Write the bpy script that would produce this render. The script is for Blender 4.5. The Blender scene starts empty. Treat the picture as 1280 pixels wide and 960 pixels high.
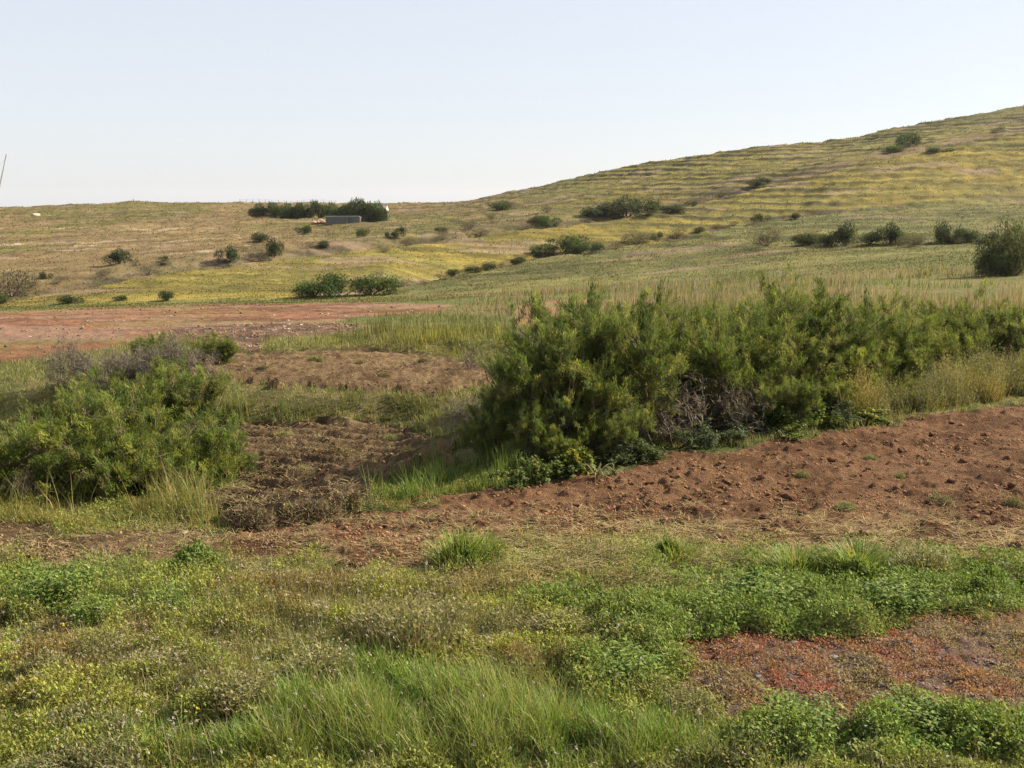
import bpy, math
import numpy as np
C = bpy.context.scene
COL = C.collection
rng = np.random.default_rng(11)

# ------------------------------------------------------------------ camera, sky, sun, exposure
F = 1300.0                      # focal length in pixels of the 1280 wide photograph
CAMZ = 3.0
TH = math.atan(215.0 / F)       # downward tilt
cd = bpy.data.cameras.new('camera'); cam = bpy.data.objects.new('camera', cd); COL.objects.link(cam)
cd.sensor_width = 36.0; cd.lens = 36.0 * F / 1280.0; cd.clip_start = 0.05; cd.clip_end = 9000
cam.location = (0, 0, CAMZ); cam.rotation_euler = (math.pi / 2 - TH, 0, 0)
C.camera = cam
SUN_AZ, SUN_EL = math.radians(73), math.radians(36)      # azimuth clockwise from the view direction
w = bpy.data.worlds.new('World'); C.world = w; w.use_nodes = True
nt = w.node_tree; nt.nodes.clear()
sky = nt.nodes.new('ShaderNodeTexSky'); sky.sky_type = 'NISHITA'; sky.sun_disc = False
sky.sun_elevation = SUN_EL; sky.sun_rotation = SUN_AZ
sky.altitude = 50; sky.air_density = 1.0; sky.dust_density = 1.0; sky.ozone_density = 1.5
bg = nt.nodes.new('ShaderNodeBackground'); bg.inputs['Strength'].default_value = 0.085
wo = nt.nodes.new('ShaderNodeOutputWorld')
veil = nt.nodes.new('ShaderNodeMix'); veil.data_type = 'RGBA'; veil.inputs[0].default_value = 0.78   # thin high haze whitens the sky
veil.inputs[7].default_value = (3.7, 3.75, 4.0, 1)
nt.links.new(sky.outputs[0], veil.inputs[6]); nt.links.new(veil.outputs[2], bg.inputs[0]); nt.links.new(bg.outputs[0], wo.inputs[0])
sd = bpy.data.lights.new('sun', 'SUN'); sun = bpy.data.objects.new('sun', sd); COL.objects.link(sun)
sd.energy = 5.0; sd.angle = math.radians(0.6); sd.color = (1.0, 0.88, 0.66)
sun.rotation_euler = (math.pi / 2 - SUN_EL, 0, -SUN_AZ + math.pi)
C.view_settings.view_transform = 'Standard'; C.view_settings.look = 'None'
C.view_settings.exposure = 1.35; C.view_settings.gamma = 1.0; C.view_settings.use_curve_mapping = False
C.cycles.max_bounces = 5; C.cycles.diffuse_bounces = 3; C.cycles.glossy_bounces = 1
C.cycles.transmission_bounces = 2; C.cycles.transparent_max_bounces = 4
C.cycles.use_denoising = True
C.cycles.denoising_input_passes = 'RGB_ALBEDO_NORMAL'
C.cycles.denoising_prefilter = 'NONE'
C.cycles.volume_bounces = 0
C.cycles.volume_step_rate = 5

# ------------------------------------------------------------------ helpers
def tag(o, label=None, cat=None, group=None, kind=None):
    if label: o['label'] = label
    if cat: o['category'] = cat
    if group: o['group'] = group
    if kind: o['kind'] = kind
    return o

def empty(name, loc, rz=0.0, sc=1.0):
    o = bpy.data.objects.new(name, None); COL.objects.link(o)
    o.empty_display_size = 0.2
    o.location = loc; o.rotation_euler = (0, 0, rz); o.scale = (sc, sc, sc) if np.isscalar(sc) else sc
    return o

def mesh_data(name, V, quads=None, tris=None, col=None, mat=None, smooth=False):
    me = bpy.data.meshes.new(name)
    V = np.asarray(V, np.float32)
    me.vertices.add(len(V)); me.vertices.foreach_set('co', V.ravel())
    ls, st, n = [], [], 0
    if quads is not None and len(quads):
        q = np.asarray(quads, np.int32); ls.append(q.ravel()); st.append(np.arange(len(q), dtype=np.int32) * 4); n = q.size
    if tris is not None and len(tris):
        t = np.asarray(tris, np.int32); ls.append(t.ravel()); st.append(n + np.arange(len(t), dtype=np.int32) * 3)
    L = np.concatenate(ls); S = np.concatenate(st)
    me.loops.add(len(L)); me.loops.foreach_set('vertex_index', L)
    me.polygons.add(len(S)); me.polygons.foreach_set('loop_start', S)
    if smooth: me.polygons.foreach_set('use_smooth', np.ones(len(S), bool))
    me.update(calc_edges=True)
    if col is not None:
        a = me.color_attributes.new('Col', 'FLOAT_COLOR', 'POINT')
        c4 = np.ones((len(V), 4), np.float32); c4[:, :3] = np.clip(col, 0, 1); a.data.foreach_set('color', c4.ravel())
    if mat: me.materials.append(mat)
    return me

def obj(name, me, parent=None, loc=None, rz=0.0):
    o = bpy.data.objects.new(name, me); COL.objects.link(o)
    if parent: o.parent = parent
    if loc is not None: o.location = loc
    if rz: o.rotation_euler = (0, 0, rz)
    return o

class Buf:
    """collects quads/tris with one colour per vertex"""
    def __init__(s): s.V, s.Q, s.T, s.C, s.n = [], [], [], [], 0
    def add(s, V, Q=None, T=None, C=None):
        s.V.append(V)
        if Q is not None and len(Q): s.Q.append(np.asarray(Q) + s.n)
        if T is not None and len(T): s.T.append(np.asarray(T) + s.n)
        s.C.append(C if C is not None else np.full((len(V), 3), .5)); s.n += len(V)
    def mesh(s, name, mat, smooth=False):
        return mesh_data(name, np.concatenate(s.V), np.concatenate(s.Q) if s.Q else None,
                         np.concatenate(s.T) if s.T else None, np.concatenate(s.C), mat, smooth)

def h2(ix, iy, seed):
    ix = ix.astype(np.int64).astype(np.uint32); iy = iy.astype(np.int64).astype(np.uint32)
    h = ix * np.uint32(374761393) + iy * np.uint32(668265263) + np.uint32((seed * 2246822519) & 0xffffffff)
    h = (h ^ (h >> np.uint32(13))) * np.uint32(1274126177)
    h ^= h >> np.uint32(16)
    return (h & np.uint32(0xffffff)).astype(np.float32) / np.float32(0xffffff)

def vn(x, y, seed=0):
    x = np.asarray(x, float); y = np.asarray(y, float)
    ix, iy = np.floor(x), np.floor(y); fx, fy = x - ix, y - iy
    fx = fx * fx * (3 - 2 * fx); fy = fy * fy * (3 - 2 * fy)
    a, b, c, d = h2(ix, iy, seed), h2(ix + 1, iy, seed), h2(ix, iy + 1, seed), h2(ix + 1, iy + 1, seed)
    return (a * (1 - fx) + b * fx) * (1 - fy) + (c * (1 - fx) + d * fx) * fy

def fbm(x, y, sc=1.0, oc=4, seed=0, gain=.5):
    x = np.asarray(x, float) / sc; y = np.asarray(y, float) / sc
    s, a, t = 0, 1.0, 0
    for i in range(oc):
        cs, sn = math.cos(i * .9 + .4), math.sin(i * .9 + .4)
        s = s + a * vn((x * cs - y * sn) * 2 ** i + 17.3 * i, (x * sn + y * cs) * 2 ** i - 9.1 * i, seed + i); t += a; a *= gain
    return s / t

def sm(x, a, b):
    t = np.clip((x - a) / (b - a), 0, 1); return t * t * (3 - 2 * t)
def mix(a, b, t):
    t = np.asarray(t)[..., None]; return np.asarray(a) * (1 - t) + np.asarray(b) * t

# ------------------------------------------------------------------ terrain
def ray(px, py):
    a = (px - 640.0) / F; b = -(py - 480.0) / F
    return a, math.cos(TH) + b * math.sin(TH), -math.sin(TH) + b * math.cos(TH)
def pix(X, Y, Z):
    dz = Z - CAMZ
    f = np.maximum(Y * math.cos(TH) - dz * math.sin(TH), .3); up = Y * math.sin(TH) + dz * math.cos(TH)
    return 640 + F * X / f, 480 - F * up / f

def layer(pts):               # (px, py, Y) -> u, Y, z
    o = []
    for px, py, Y in pts:
        dx, dy, dz = ray(px, py); o.append((dx / dy, Y, CAMZ + Y * dz / dy))
    return np.array(o)
LB = layer([(-400,385,80),(0,384,80),(200,380,80),(400,374,80),(500,371,80),(640,366,76),(800,360,72),(960,352,68),(1120,346,64),(1280,342,60),(1700,335,58)])
LC = layer([(-400,384,83),(0,382,84),(200,368,88),(400,360,92),(480,366,86),(550,347,94),(620,334,102),(700,319,112),(756,310,118),(834,300,126),(900,286,134),(975,273,144),(1033,266,150),(1090,261,154),(1280,257,160),(1700,250,165)])
LD = layer([(-400,386,86),(0,381,88),(200,358,96),(400,347,104),(480,346,102),(550,352,104),(620,340,112),(700,325,122),(756,316,128),(834,305,137),(900,291,145),(975,276,155),(1033,268,160),(1090,261,166),(1280,254,173),(1700,246,178)])
LE = layer([(-400,400,90),(0,380,92),(47,367,96),(125,355,100),(203,341,106),(281,330,113),(359,320,121),(400,316,125),(503,305,137),(581,294,146),(640,288,153),(700,281,160),(725,277,163),(825,262,176),(875,250,184),(1000,219,198),(1093,198,208),(1158,186,216),(1256,165,224),(1280,160,226),(1700,100,240)])
LG = layer([(-400,352,122),(0,347,122),(125,337,128),(203,327,132),(281,318,135),(359,310,142),(400,306,145),(503,293,158),(581,284,166),(700,270,182),(825,254,200),(875,243,207),(1000,211,222),(1093,191,230),(1158,180,236),(1280,155,248),(1700,95,262)])
LG2 = layer([(-400,300,200),(0,300,200),(200,294,200),(400,285,205),(560,272,212),(700,258,216),(825,240,222),(1000,205,240),(1158,172,258),(1280,147,272),(1700,85,285)])
LH = layer([(-400,260,360),(0,258,360),(100,255,360),(145,253.5,360),(160,251.5,360),(172,251.5,360),(190,253,360),(300,252,360),(480,254.5,350),(560,252,340),(610,245.5,330),(640,239,322),(700,225,308),(800,203,296),(900,188,290),(950,180,290),(1000,177,290),(1080,168,292),(1110,159,294),(1185,146,296),(1230,139,298),(1280,130,300),(1700,60,310)])

def ctrl(u):
    L = []
    one = np.ones_like(u)
    L += [(-60 * one, 0 * one), (14 * one, 0 * one), (26 * one, -.3 * one)]
    def g(A): return np.interp(u, A[:, 0], A[:, 1]), np.interp(u, A[:, 0], A[:, 2])
    L.append(g(LB)); L.append(g(LC)); dd = g(LD); L.append((dd[0], dd[1] - np.interp(640 + u * F, [480, 580, 1000, 1150], [0, 2.6, 2.6, .5]))); e = g(LE); L.append(e)
    px = 640 + u * F
    d = np.interp(px, [-200, 0, 400, 700, 900, 1050], [5.5, 5.5, 5.0, 4.0, 2.6, 1.0])
    L.append((e[0] + 9, e[1] - d))
    L.append(g(LG)); L.append(g(LG2)); h = g(LH); L.append(h)
    L.append((h[0] + 70, h[1] - 5)); L.append((h[0] * 0 + 1200, h[1] * 0 - 25)); L.append((h[0] * 0 + 6000, h[1] * 0 - 60))
    return L

def base_h(X, Y):
    u = np.clip(X / np.maximum(Y, 4.0), -.85, .85)
    L = ctrl(u); z = np.zeros_like(u)
    for k, wgt in ((-.018, .2), (-.006, .3), (.006, .3), (.018, .2)):
        Yy = Y * (1 + k)
        zz = np.full_like(u, 0.0)
        for (y0, z0), (y1, z1) in zip(L[:-1], L[1:]):
            m = (Yy >= y0) & (Yy < y1)
            if m.any(): zz[m] = (z0 + (z1 - z0) * (Yy - y0) / (y1 - y0))[m]
        z += wgt * zz
    return z

def inpoly(P, x, y):
    P = np.asarray(P, float); n = len(P); c = np.zeros(np.shape(x), bool)
    j = n - 1
    for i in range(n):
        xi, yi, xj, yj = P[i][0], P[i][1], P[j][0], P[j][1]
        if yi != yj:
            m = ((yi > y) != (yj > y)); c ^= m & (x < (xj - xi) * (y - yi) / (yj - yi) + xi)
        j = i
    return c

POLY = {
 'plough': [(480,640),(600,618),(700,603),(760,587),(900,562),(1050,538),(1150,522),(1280,503),(1500,470),(1800,430),(1800,720),(1500,716),(1280,698),(1150,692),(1000,690),(900,684),(820,674),(740,670),(640,672),(600,684),(480,702),(300,704),(262,672),(330,655),(430,645)],
 'strip': [(-500,668),(120,666),(262,662),(290,692),(190,704),(60,708),(-500,704)],
 'lower': [(255,540),(300,530),(430,524),(540,542),(570,575),(500,600),(468,622),(440,640),(330,652),(270,655),(240,600)],
 'upper': [(225,447),(330,440),(450,436),(560,446),(610,458),(620,480),(540,494),(420,488),(300,482),(230,468)],
 'red': [(-700,395),(0,392),(100,385),(300,380),(450,378),(570,381),(545,390),(440,397),(420,404),(470,408),(440,413),(330,421),(230,418),(180,428),(60,445),(0,458),(-700,480)],
 'redsmall': [(640,398),(648,382),(690,376),(775,374),(760,390),(700,393),(680,408),(650,410)],
 'stony': [(190,424),(220,410),(330,404),(450,404),(440,414),(330,424),(330,440),(250,440)],
 'ice': [(825,814),(950,800),(1100,786),(1280,762),(1500,738),(1900,700),(1900,905),(1500,912),(1280,905),(1180,888),(1100,880),(1010,902),(930,896),(870,862)],
 'ystrip': [(-500,650),(0,650),(230,648),(300,640),(250,664),(120,668),(-500,670)],
}
def masks(X, Y, Z):
    px, py = pix(X, Y, Z)
    r = np.maximum(Y, 3)
    s = F / r                    # pixels per metre
    jx = (fbm(X, Y, .5, 3, 50) - .5) * .55 * s; jy = (fbm(X, Y, .5, 3, 60) - .5) * .9 * s * 3.0 / r
    near = Y < 130
    M = {}
    for k, P in POLY.items():
        m = np.zeros(np.shape(px), bool)
        if near.any(): m[near] = inpoly(P, (px + jx)[near], (py + jy)[near])
        M[k] = m & (Y > 3.5)
    return px, py, M

def steps(X, Y):
    u = X / np.maximum(Y, 4)
    wav = (fbm(X, X * 0, 1.5, 2, 5) - .5) * .5
    lo = sm(Y, 10.7, 11.4) * (1 - sm(Y + wav, 16.2, 16.75)) * (1 - sm(u, -.13, -.03))
    up2 = sm(Y + wav * 2, 23.0, 23.9) * (1 - sm(Y, 26, 32)) * sm(u, -.17, -.10) * (1 - sm(u, 0.02, .1))
    return -.38 * lo + .32 * up2 + .10 * sm(Y, 16.4, 17.2) * (1 - sm(Y, 19, 22)) * (1 - sm(u, -.1, 0))

def height(X, Y, fine=True):
    z = base_h(X, Y) + steps(X, Y)
    z = z + (fbm(X, Y, 1.7, 3, 1) - .5) * .16 * sm(Y, 2, 6)
    far = sm(Y, 70, 100)
    u = X / np.maximum(Y, 4)
    onh = sm(u, -.02, .1) * sm(Y, 130, 170)
    z = z + far * (fbm(X, Y, 14, 4, 3) - .5) * 1.5 * np.clip(Y / 250, .3, 1.0) * (1 - .6 * onh)
    # old farming terraces on the hill
    u = X / np.maximum(Y, 4)
    th = sm(u, -.06, .12) * sm(Y, 125, 175)
    th2 = sm(Y, 84, 100) * .55 * sm(u, -.2, -.05)
    zz = base_h(X, Y) + (fbm(X, Y, 60, 2, 8) - .5) * 3.0 + (fbm(X, Y, 9, 2, 12) - .5) * .35
    q = zz / np.where(Y > 150, 1.25, .8); fr = q - np.floor(q)
    patch = .35 + .65 * sm(fbm(X, Y, 30, 3, 9), .30, .5)
    z = z + np.maximum(th, th2) * patch * (sm(fr, .70, .95) - fr) * .62 * (.4 + .9 * fbm(X, Y, 16, 2, 14))
    if fine:
        _, _, M = masks(X, Y, z)
        pl = (M['plough'] | M['lower'] | M['upper'] | M['strip']).astype(float)
        n1 = fbm(X, Y, .34, 3, 21); n2 = fbm(X, Y, .11, 3, 25)
        clod = (n1 - .5) * .06 + np.maximum(n2 - .5, 0) * .13 + np.maximum(fbm(X, Y, .22, 2, 27) - .64, 0) * .16
        fur = np.where(M['lower'], np.abs(((Y * .93 + X * .42 + (fbm(X, Y, 1.2, 2, 31) - .5) * .3) / .40) % 1 - .5) * 2, 0)
        fur = np.where(M['upper'], np.abs(((Y * .99 + X * .1 + (fbm(X, Y, 1.5, 2, 31) - .5) * .7) / .6) % 1 - .5) * 2, fur)
        z = z + pl * (clod * np.where(M['plough'], 1, .6) + fur * .15)
        ic = M['ice'].astype(float)
        z = z + ic * (np.maximum(fbm(X, Y, .12, 3, 35) - .5, 0) * .07)
        rd = (M['red'] | M['stony']).astype(float)
        z = z + rd * (fbm(X, Y, .5, 3, 38) - .5) * .14
        z = z + (1 - pl) * sm(Y, 3, 5) * (1 - sm(Y, 60, 90)) * (fbm(X, Y, .3, 3, 41) - .5) * .07
        g = sm(Y, 80, 100)
        z = z + g * (fbm(X, Y, 2.2, 3, 44) - .5) * np.clip(Y / 220, .3, 1) * .75
    return z

def gh(X, Y):
    return height(np.atleast_1d(np.asarray(X, float)), np.atleast_1d(np.asarray(Y, float)))

_YS = np.concatenate([np.linspace(4, 40, 1400), np.linspace(40, 420, 3000)])
def gp(px, py, coarse=True):
    dx, dy, dz = ray(px, py); X = _YS * dx / dy; Zr = CAMZ + _YS * dz / dy
    Zt = height(X, _YS, fine=False); i = np.argmax(Zt >= Zr)
    if Zt[i] < Zr[i]: i = len(_YS) - 1
    x, y = X[i], _YS[i]
    return np.array([x, y, float(gh(x, y)[0])])

# materials
def nodes(name):
    m = bpy.data.materials.new(name); m.use_nodes = True; t = m.node_tree; t.nodes.clear()
    out = t.nodes.new('ShaderNodeOutputMaterial'); return m, t, out
def N(t, typ, **kw):
    n = t.nodes.new(typ)
    for k, v in kw.items(): setattr(n, k, v)
    return n
def attr_col(t, scale_list=((6, .25),), name='Col', obj_space=False):
    a = N(t, 'ShaderNodeAttribute', attribute_name=name); c = a.outputs['Color']
    tc = N(t, 'ShaderNodeTexCoord'); src = tc.outputs['Object']
    for sc, amt in scale_list:
        n = N(t, 'ShaderNodeTexNoise'); n.inputs['Scale'].default_value = sc; n.inputs['Detail'].default_value = 4
        t.links.new(src, n.inputs['Vector'])
        mr = N(t, 'ShaderNodeMapRange'); mr.inputs[1].default_value = .3; mr.inputs[2].default_value = .7
        mr.inputs[3].default_value = 1 - amt; mr.inputs[4].default_value = 1 + amt
        t.links.new(n.outputs['Fac'], mr.inputs[0])
        mx = N(t, 'ShaderNodeMix', data_type='RGBA', blend_type='MULTIPLY'); mx.inputs[0].default_value = 1
        t.links.new(c, mx.inputs[6]); t.links.new(mr.outputs[0], mx.inputs[7]); c = mx.outputs[2]
    return c, src
def mat_ground(name, scales, bumps, rough=.95):
    m, t, out = nodes(name); c, src = attr_col(t, scales)
    b = N(t, 'ShaderNodeBsdfPrincipled'); b.inputs['Roughness'].default_value = rough
    b.inputs['Specular IOR Level'].default_value = .1
    t.links.new(c, b.inputs['Base Color'])
    prev = None
    for sc, dist in bumps:
        n = N(t, 'ShaderNodeTexNoise'); n.inputs['Scale'].default_value = sc; n.inputs['Detail'].default_value = 5
        n.inputs['Roughness'].default_value = .7
        t.links.new(src, n.inputs['Vector'])
        bp = N(t, 'ShaderNodeBump'); bp.inputs['Strength'].default_value = 1; bp.inputs['Distance'].default_value = dist
        t.links.new(n.outputs['Fac'], bp.inputs['Height'])
        if prev is not None: t.links.new(prev, bp.inputs['Normal'])
        prev = bp.outputs['Normal']
    if prev is not None: t.links.new(prev, b.inputs['Normal'])
    t.links.new(b.outputs[0], out.inputs[0]); return m
def mat_leaf(name, trans=.35, rough=.6, spec=.25):
    m, t, out = nodes(name); c, src = attr_col(t, ((3.0, .12),))
    b = N(t, 'ShaderNodeBsdfPrincipled'); b.inputs['Roughness'].default_value = rough
    b.inputs['Specular IOR Level'].default_value = spec
    t.links.new(c, b.inputs['Base Color'])
    tr = N(t, 'ShaderNodeBsdfTranslucent')
    hm = N(t, 'ShaderNodeMix', data_type='RGBA', blend_type='MULTIPLY'); hm.inputs[0].default_value = 1
    hm.inputs[7].default_value = (1.25, 1.25, .7, 1); t.links.new(c, hm.inputs[6]); t.links.new(hm.outputs[2], tr.inputs['Color'])
    mx = N(t, 'ShaderNodeMixShader'); mx.inputs[0].default_value = trans
    t.links.new(b.outputs[0], mx.inputs[1]); t.links.new(tr.outputs[0], mx.inputs[2]); t.links.new(mx.outputs[0], out.inputs[0])
    return m
def mat_plain(name, colr, scale=20, amt=.25, rough=.85, bump=0.0):
    m, t, out = nodes(name); tc = N(t, 'ShaderNodeTexCoord')
    n = N(t, 'ShaderNodeTexNoise'); n.inputs['Scale'].default_value = scale; n.inputs['Detail'].default_value = 6
    t.links.new(tc.outputs['Object'], n.inputs['Vector'])
    cr = N(t, 'ShaderNodeValToRGB'); cr.color_ramp.elements[0].position = .3; cr.color_ramp.elements[1].position = .7
    cr.color_ramp.elements[0].color = tuple(x * (1 - amt) for x in colr) + (1,)
    cr.color_ramp.elements[1].color = tuple(min(1, x * (1 + amt)) for x in colr) + (1,)
    t.links.new(n.outputs['Fac'], cr.inputs[0])
    b = N(t, 'ShaderNodeBsdfPrincipled'); b.inputs['Roughness'].default_value = rough; t.links.new(cr.outputs[0], b.inputs['Base Color'])
    b.inputs['Specular IOR Level'].default_value = .2
    if bump:
        bp = N(t, 'ShaderNodeBump'); bp.inputs['Distance'].default_value = bump; t.links.new(n.outputs['Fac'], bp.inputs['Height']); t.links.new(bp.outputs[0], b.inputs['Normal'])
    t.links.new(b.outputs[0], out.inputs[0]); return m

M_NEAR = mat_ground('soil_and_litter', ((9, .22), (55, .3)), ((40, .02), (160, .008)))
M_PLOUGH = mat_ground('ploughed_soil', ((5, .16), (45, .25)), ((30, .035), (120, .015)))
M_HILL = mat_ground('hill_pasture', ((.35, .10), (2.2, .18)), ((.8, .14), (3.5, .06)))
M_GRASS = mat_leaf('grass_blade', .35, .55, .18)
M_DRY = mat_leaf('dry_grass_blade', .2, .8, .08)
M_LEAF = mat_leaf('leaf', .3, .65, .12)
M_FEATHER = mat_leaf('feathery_leaf', .4, .7, .1)
M_BARK = mat_ground('bark', ((30, .25),), ((60, .01),), .9)

# ---- one heightfield sheet, cut into the setting's surfaces
def ground_color(X, Y, Z):
    px, py, M = masks(X, Y, Z)
    n_lo = fbm(X, Y, 2.0, 3, 70); n_mid = fbm(X, Y, .45, 3, 73); n_hi = fbm(X, Y, .09, 3, 76)
    litter = mix((.085, .075, .030), (.17, .14, .065), sm(n_mid, .35, .65))
    c = mix(litter, (.06, .085, .022), sm(n_lo, .4, .62) * .8)
    soil = mix((.14, .072, .039), (.25, .134, .075), sm(n_mid * .6 + n_hi * .4, .36, .62))
    straw = np.array((.30, .22, .11))
    edge = sm(py, 615, 668)                                       # straw lies thicker along the near edge
    soil_p = mix(soil, straw, sm(n_mid * .5 + n_hi * .5, .54, .60) * (.10 + .55 * edge))
    c = np.where(M['plough'][..., None], soil_p, c)
    brown = mix((.135, .085, .048), (.25, .165, .095), sm(n_mid * .5 + n_hi * .5, .38, .6))
    fu = np.where(M['lower'], np.abs(((Y * .93 + X * .42 + (fbm(X, Y, 1.2, 2, 31) - .5) * .3) / .40) % 1 - .5) * 2, np.abs(((Y * .99 + X * .1 + (fbm(X, Y, 1.5, 2, 31) - .5) * .7) / .6) % 1 - .5) * 2)
    brown = np.where((M['lower'] | M['upper'])[..., None], mix(brown, (.075, .046, .03), (1 - sm(fu, .22, .5)) * sm(fbm(X, Y, .9, 2, 33), .3, .5) * .85), brown)   # shade between the ridges painted into the furrow bottoms
    c = np.where((M['lower'] | M['upper'])[..., None], mix(brown, straw * .9, sm(n_hi, .5, .62) * .45), c)
    c = np.where(M['strip'][..., None], mix(brown * 1.25, straw * .8, sm(n_hi, .4, .6) * .5), c)
    red = mix((.11, .056, .034), (.185, .092, .054), sm(fbm(X * .35, Y * 1.5, 1.6, 4, 80), .35, .62))
    red = mix(red, (.15, .13, .045), sm(fbm(X * .4, Y, 5, 4, 83), .58, .70) * .6)
    red = mix(red, (.19, .13, .10), sm(fbm(X * .4, Y, 2.5, 4, 86), .55, .66) * .6)
    c = np.where((M['red'])[..., None], red, c)
    c = np.where(M['redsmall'][..., None], mix((.20, .085, .06), (.15, .12, .05), sm(n_mid, .45, .6)), c)
    ston = mix((.08, .05, .035), (.16, .10, .07), sm(fbm(X, Y, .35, 3, 88), .4, .65))
    c = np.where(M['stony'][..., None], ston, c)
    ice = mix((.10, .065, .045), (.20, .13, .10), sm(n_hi, .35, .6))
    ice = mix(ice, (.19, .15, .135), sm(n_mid, .56, .64) * .6)
    c = np.where(M['ice'][..., None], ice, c)
    c = np.where(M['ystrip'][..., None], mix((.20, .17, .06), (.28, .21, .09), n_hi), c)
    # open grassland between the hedge and the hills
    mid = mix((.085, .095, .03), (.13, .11, .045), sm(fbm(X, Y, 6, 4, 90), .4, .6))
    isred = M['red'] | M['stony'] | M['redsmall'] | M['upper']
    midm = sm(Y, 17.5, 22) * (~isred)
    c = mix(c, mid, midm)
    # hills
    g1 = fbm(X, Y, 28, 4, 100); g2 = fbm(X, Y, 5, 4, 104); g3 = fbm(X, Y, 1.2, 3, 108)
    olive = mix((.082, .084, .028), (.125, .116, .038), sm(g2 * .6 + g3 * .4, .36, .64))
    yellow = mix((.115, .098, .025), (.18, .142, .033), sm(g2 * .5 + g3 * .5, .36, .64))
    brownh = mix((.125, .09, .046), (.165, .12, .064), g2)
    green = mix((.06, .08, .024), (.095, .11, .034), g2)
    u = X / np.maximum(Y, 4)
    E = np.interp(u, LE[:, 0], LE[:, 1]); Cc = np.interp(u, LC[:, 0], LC[:, 1]); B = np.interp(u, LB[:, 0], LB[:, 1])
    D = np.interp(u, LD[:, 0], LD[:, 1])
    spur1 = ((Y > np.where(px > 470, D + 6, B + 3)) & (Y < E + 4)).astype(float)
    hill = mix(olive, green, sm(g1, .52, .66) * .6)
    yel = sm(fbm(X * .5, Y, 17, 3, 120), .36, .56)
    hill = mix(hill, yellow * 1.08, spur1 * (.55 + .4 * yel))
    cz = ((Y > B) & (Y < Cc + 5) & (px > 440)).astype(float)
    hill = mix(hill, mix((.085, .092, .036), (.125, .118, .05), sm(g2 * .5 + g3 * .5, .38, .62)), cz * .45)
    beyond = (Y > E + 4).astype(float) * (1 - sm(u, -.02, .1))
    hill = mix(hill, mix((.125, .10, .042), (.10, .094, .034), sm(g2, .4, .6)), beyond * .85)
    hill = mix(hill, brownh, beyond * sm(fbm(X, Y * .6, 30, 3, 124), .36, .52) * sm(-u, -.05, .12) * .8)
    onhill = (Y > E).astype(float) * sm(u, 0, .12)
    hill = mix(hill, yellow * np.array((.9, .92, 1)), onhill * (.35 + .4 * sm(fbm(X * .3, Y, 18, 3, 127), .40, .6)))
    # bare slips: gully walls and scattered patches
    gul = np.exp(-((Y - E - 15) / 9.0) ** 2) * sm(fbm(X, Y, 6, 3, 130), .36, .52)
    hill = mix(hill, (.14, .095, .07), gul * .8)
    gul2 = np.exp(-((Y - Cc - 12) / 7.0) ** 2) * sm(fbm(X, Y, 7, 3, 133), .42, .6) * (px > 540)
    hill = mix(hill, (.15, .105, .07), gul2 * .6)
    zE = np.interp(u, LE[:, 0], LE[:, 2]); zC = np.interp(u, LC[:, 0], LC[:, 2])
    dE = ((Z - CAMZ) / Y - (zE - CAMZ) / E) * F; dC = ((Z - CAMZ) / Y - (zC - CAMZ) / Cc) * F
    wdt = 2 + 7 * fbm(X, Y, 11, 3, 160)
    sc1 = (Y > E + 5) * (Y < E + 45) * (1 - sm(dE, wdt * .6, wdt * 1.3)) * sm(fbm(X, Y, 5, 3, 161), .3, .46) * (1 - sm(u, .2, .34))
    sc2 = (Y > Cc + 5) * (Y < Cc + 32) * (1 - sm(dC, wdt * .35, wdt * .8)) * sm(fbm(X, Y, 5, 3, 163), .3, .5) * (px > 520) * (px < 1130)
    hill = mix(hill, mix((.05, .045, .028), (.085, .07, .045), sm(g3, .4, .6)), np.maximum(sc1, sc2) * .9)  # gully shade past each crest painted in, with dark scrub and eroded soil
    bank = sm(Y, E + 8, E + 13) * (1 - sm(Y, E + 24, E + 34)) * (1 - sm(u, 0, .2))
    hill = mix(hill, mix((.085, .075, .04), (.13, .105, .055), sm(g3, .4, .6)), bank * sm(fbm(X, Y, 5, 3, 166), .40, .56) * .9)
    slips = sm(fbm(X * .55, Y * 1.2, 8, 3, 135), .66, .72)
    hill = mix(hill, (.19, .14, .10), slips * .7)
    pale = sm(fbm(X * .5, Y, 5, 3, 140), .66, .70) * beyond * sm(py, 282, 288) * (1 - sm(py, 315, 322)) * (px < 320)
    hill = mix(hill, (.30, .25, .17), pale * .7)
    st_ = fbm(X * .12, Y, 1.6, 3, 170); hill = hill * (1 + (.9 * (st_ - .5) + .5 * (fbm(X * .1, Y, 5, 3, 174) - .5))[..., None])
    hill = hill * np.array((.92, .89, .86))
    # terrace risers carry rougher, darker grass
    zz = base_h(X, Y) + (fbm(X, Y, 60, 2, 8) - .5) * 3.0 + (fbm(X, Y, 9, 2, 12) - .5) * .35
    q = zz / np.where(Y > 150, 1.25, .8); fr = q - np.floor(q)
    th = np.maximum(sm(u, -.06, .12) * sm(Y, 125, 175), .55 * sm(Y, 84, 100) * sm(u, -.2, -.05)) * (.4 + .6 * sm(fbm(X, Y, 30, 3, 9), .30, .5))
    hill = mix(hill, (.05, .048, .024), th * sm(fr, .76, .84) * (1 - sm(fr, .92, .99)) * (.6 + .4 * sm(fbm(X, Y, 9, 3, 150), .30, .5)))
    t = sm(Y, 66, 80)
    t = np.where(M['red'] | M['stony'], 0, t)
    t = np.where(Y > 84, 1, t)
    return mix(c, hill, t), M

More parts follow.
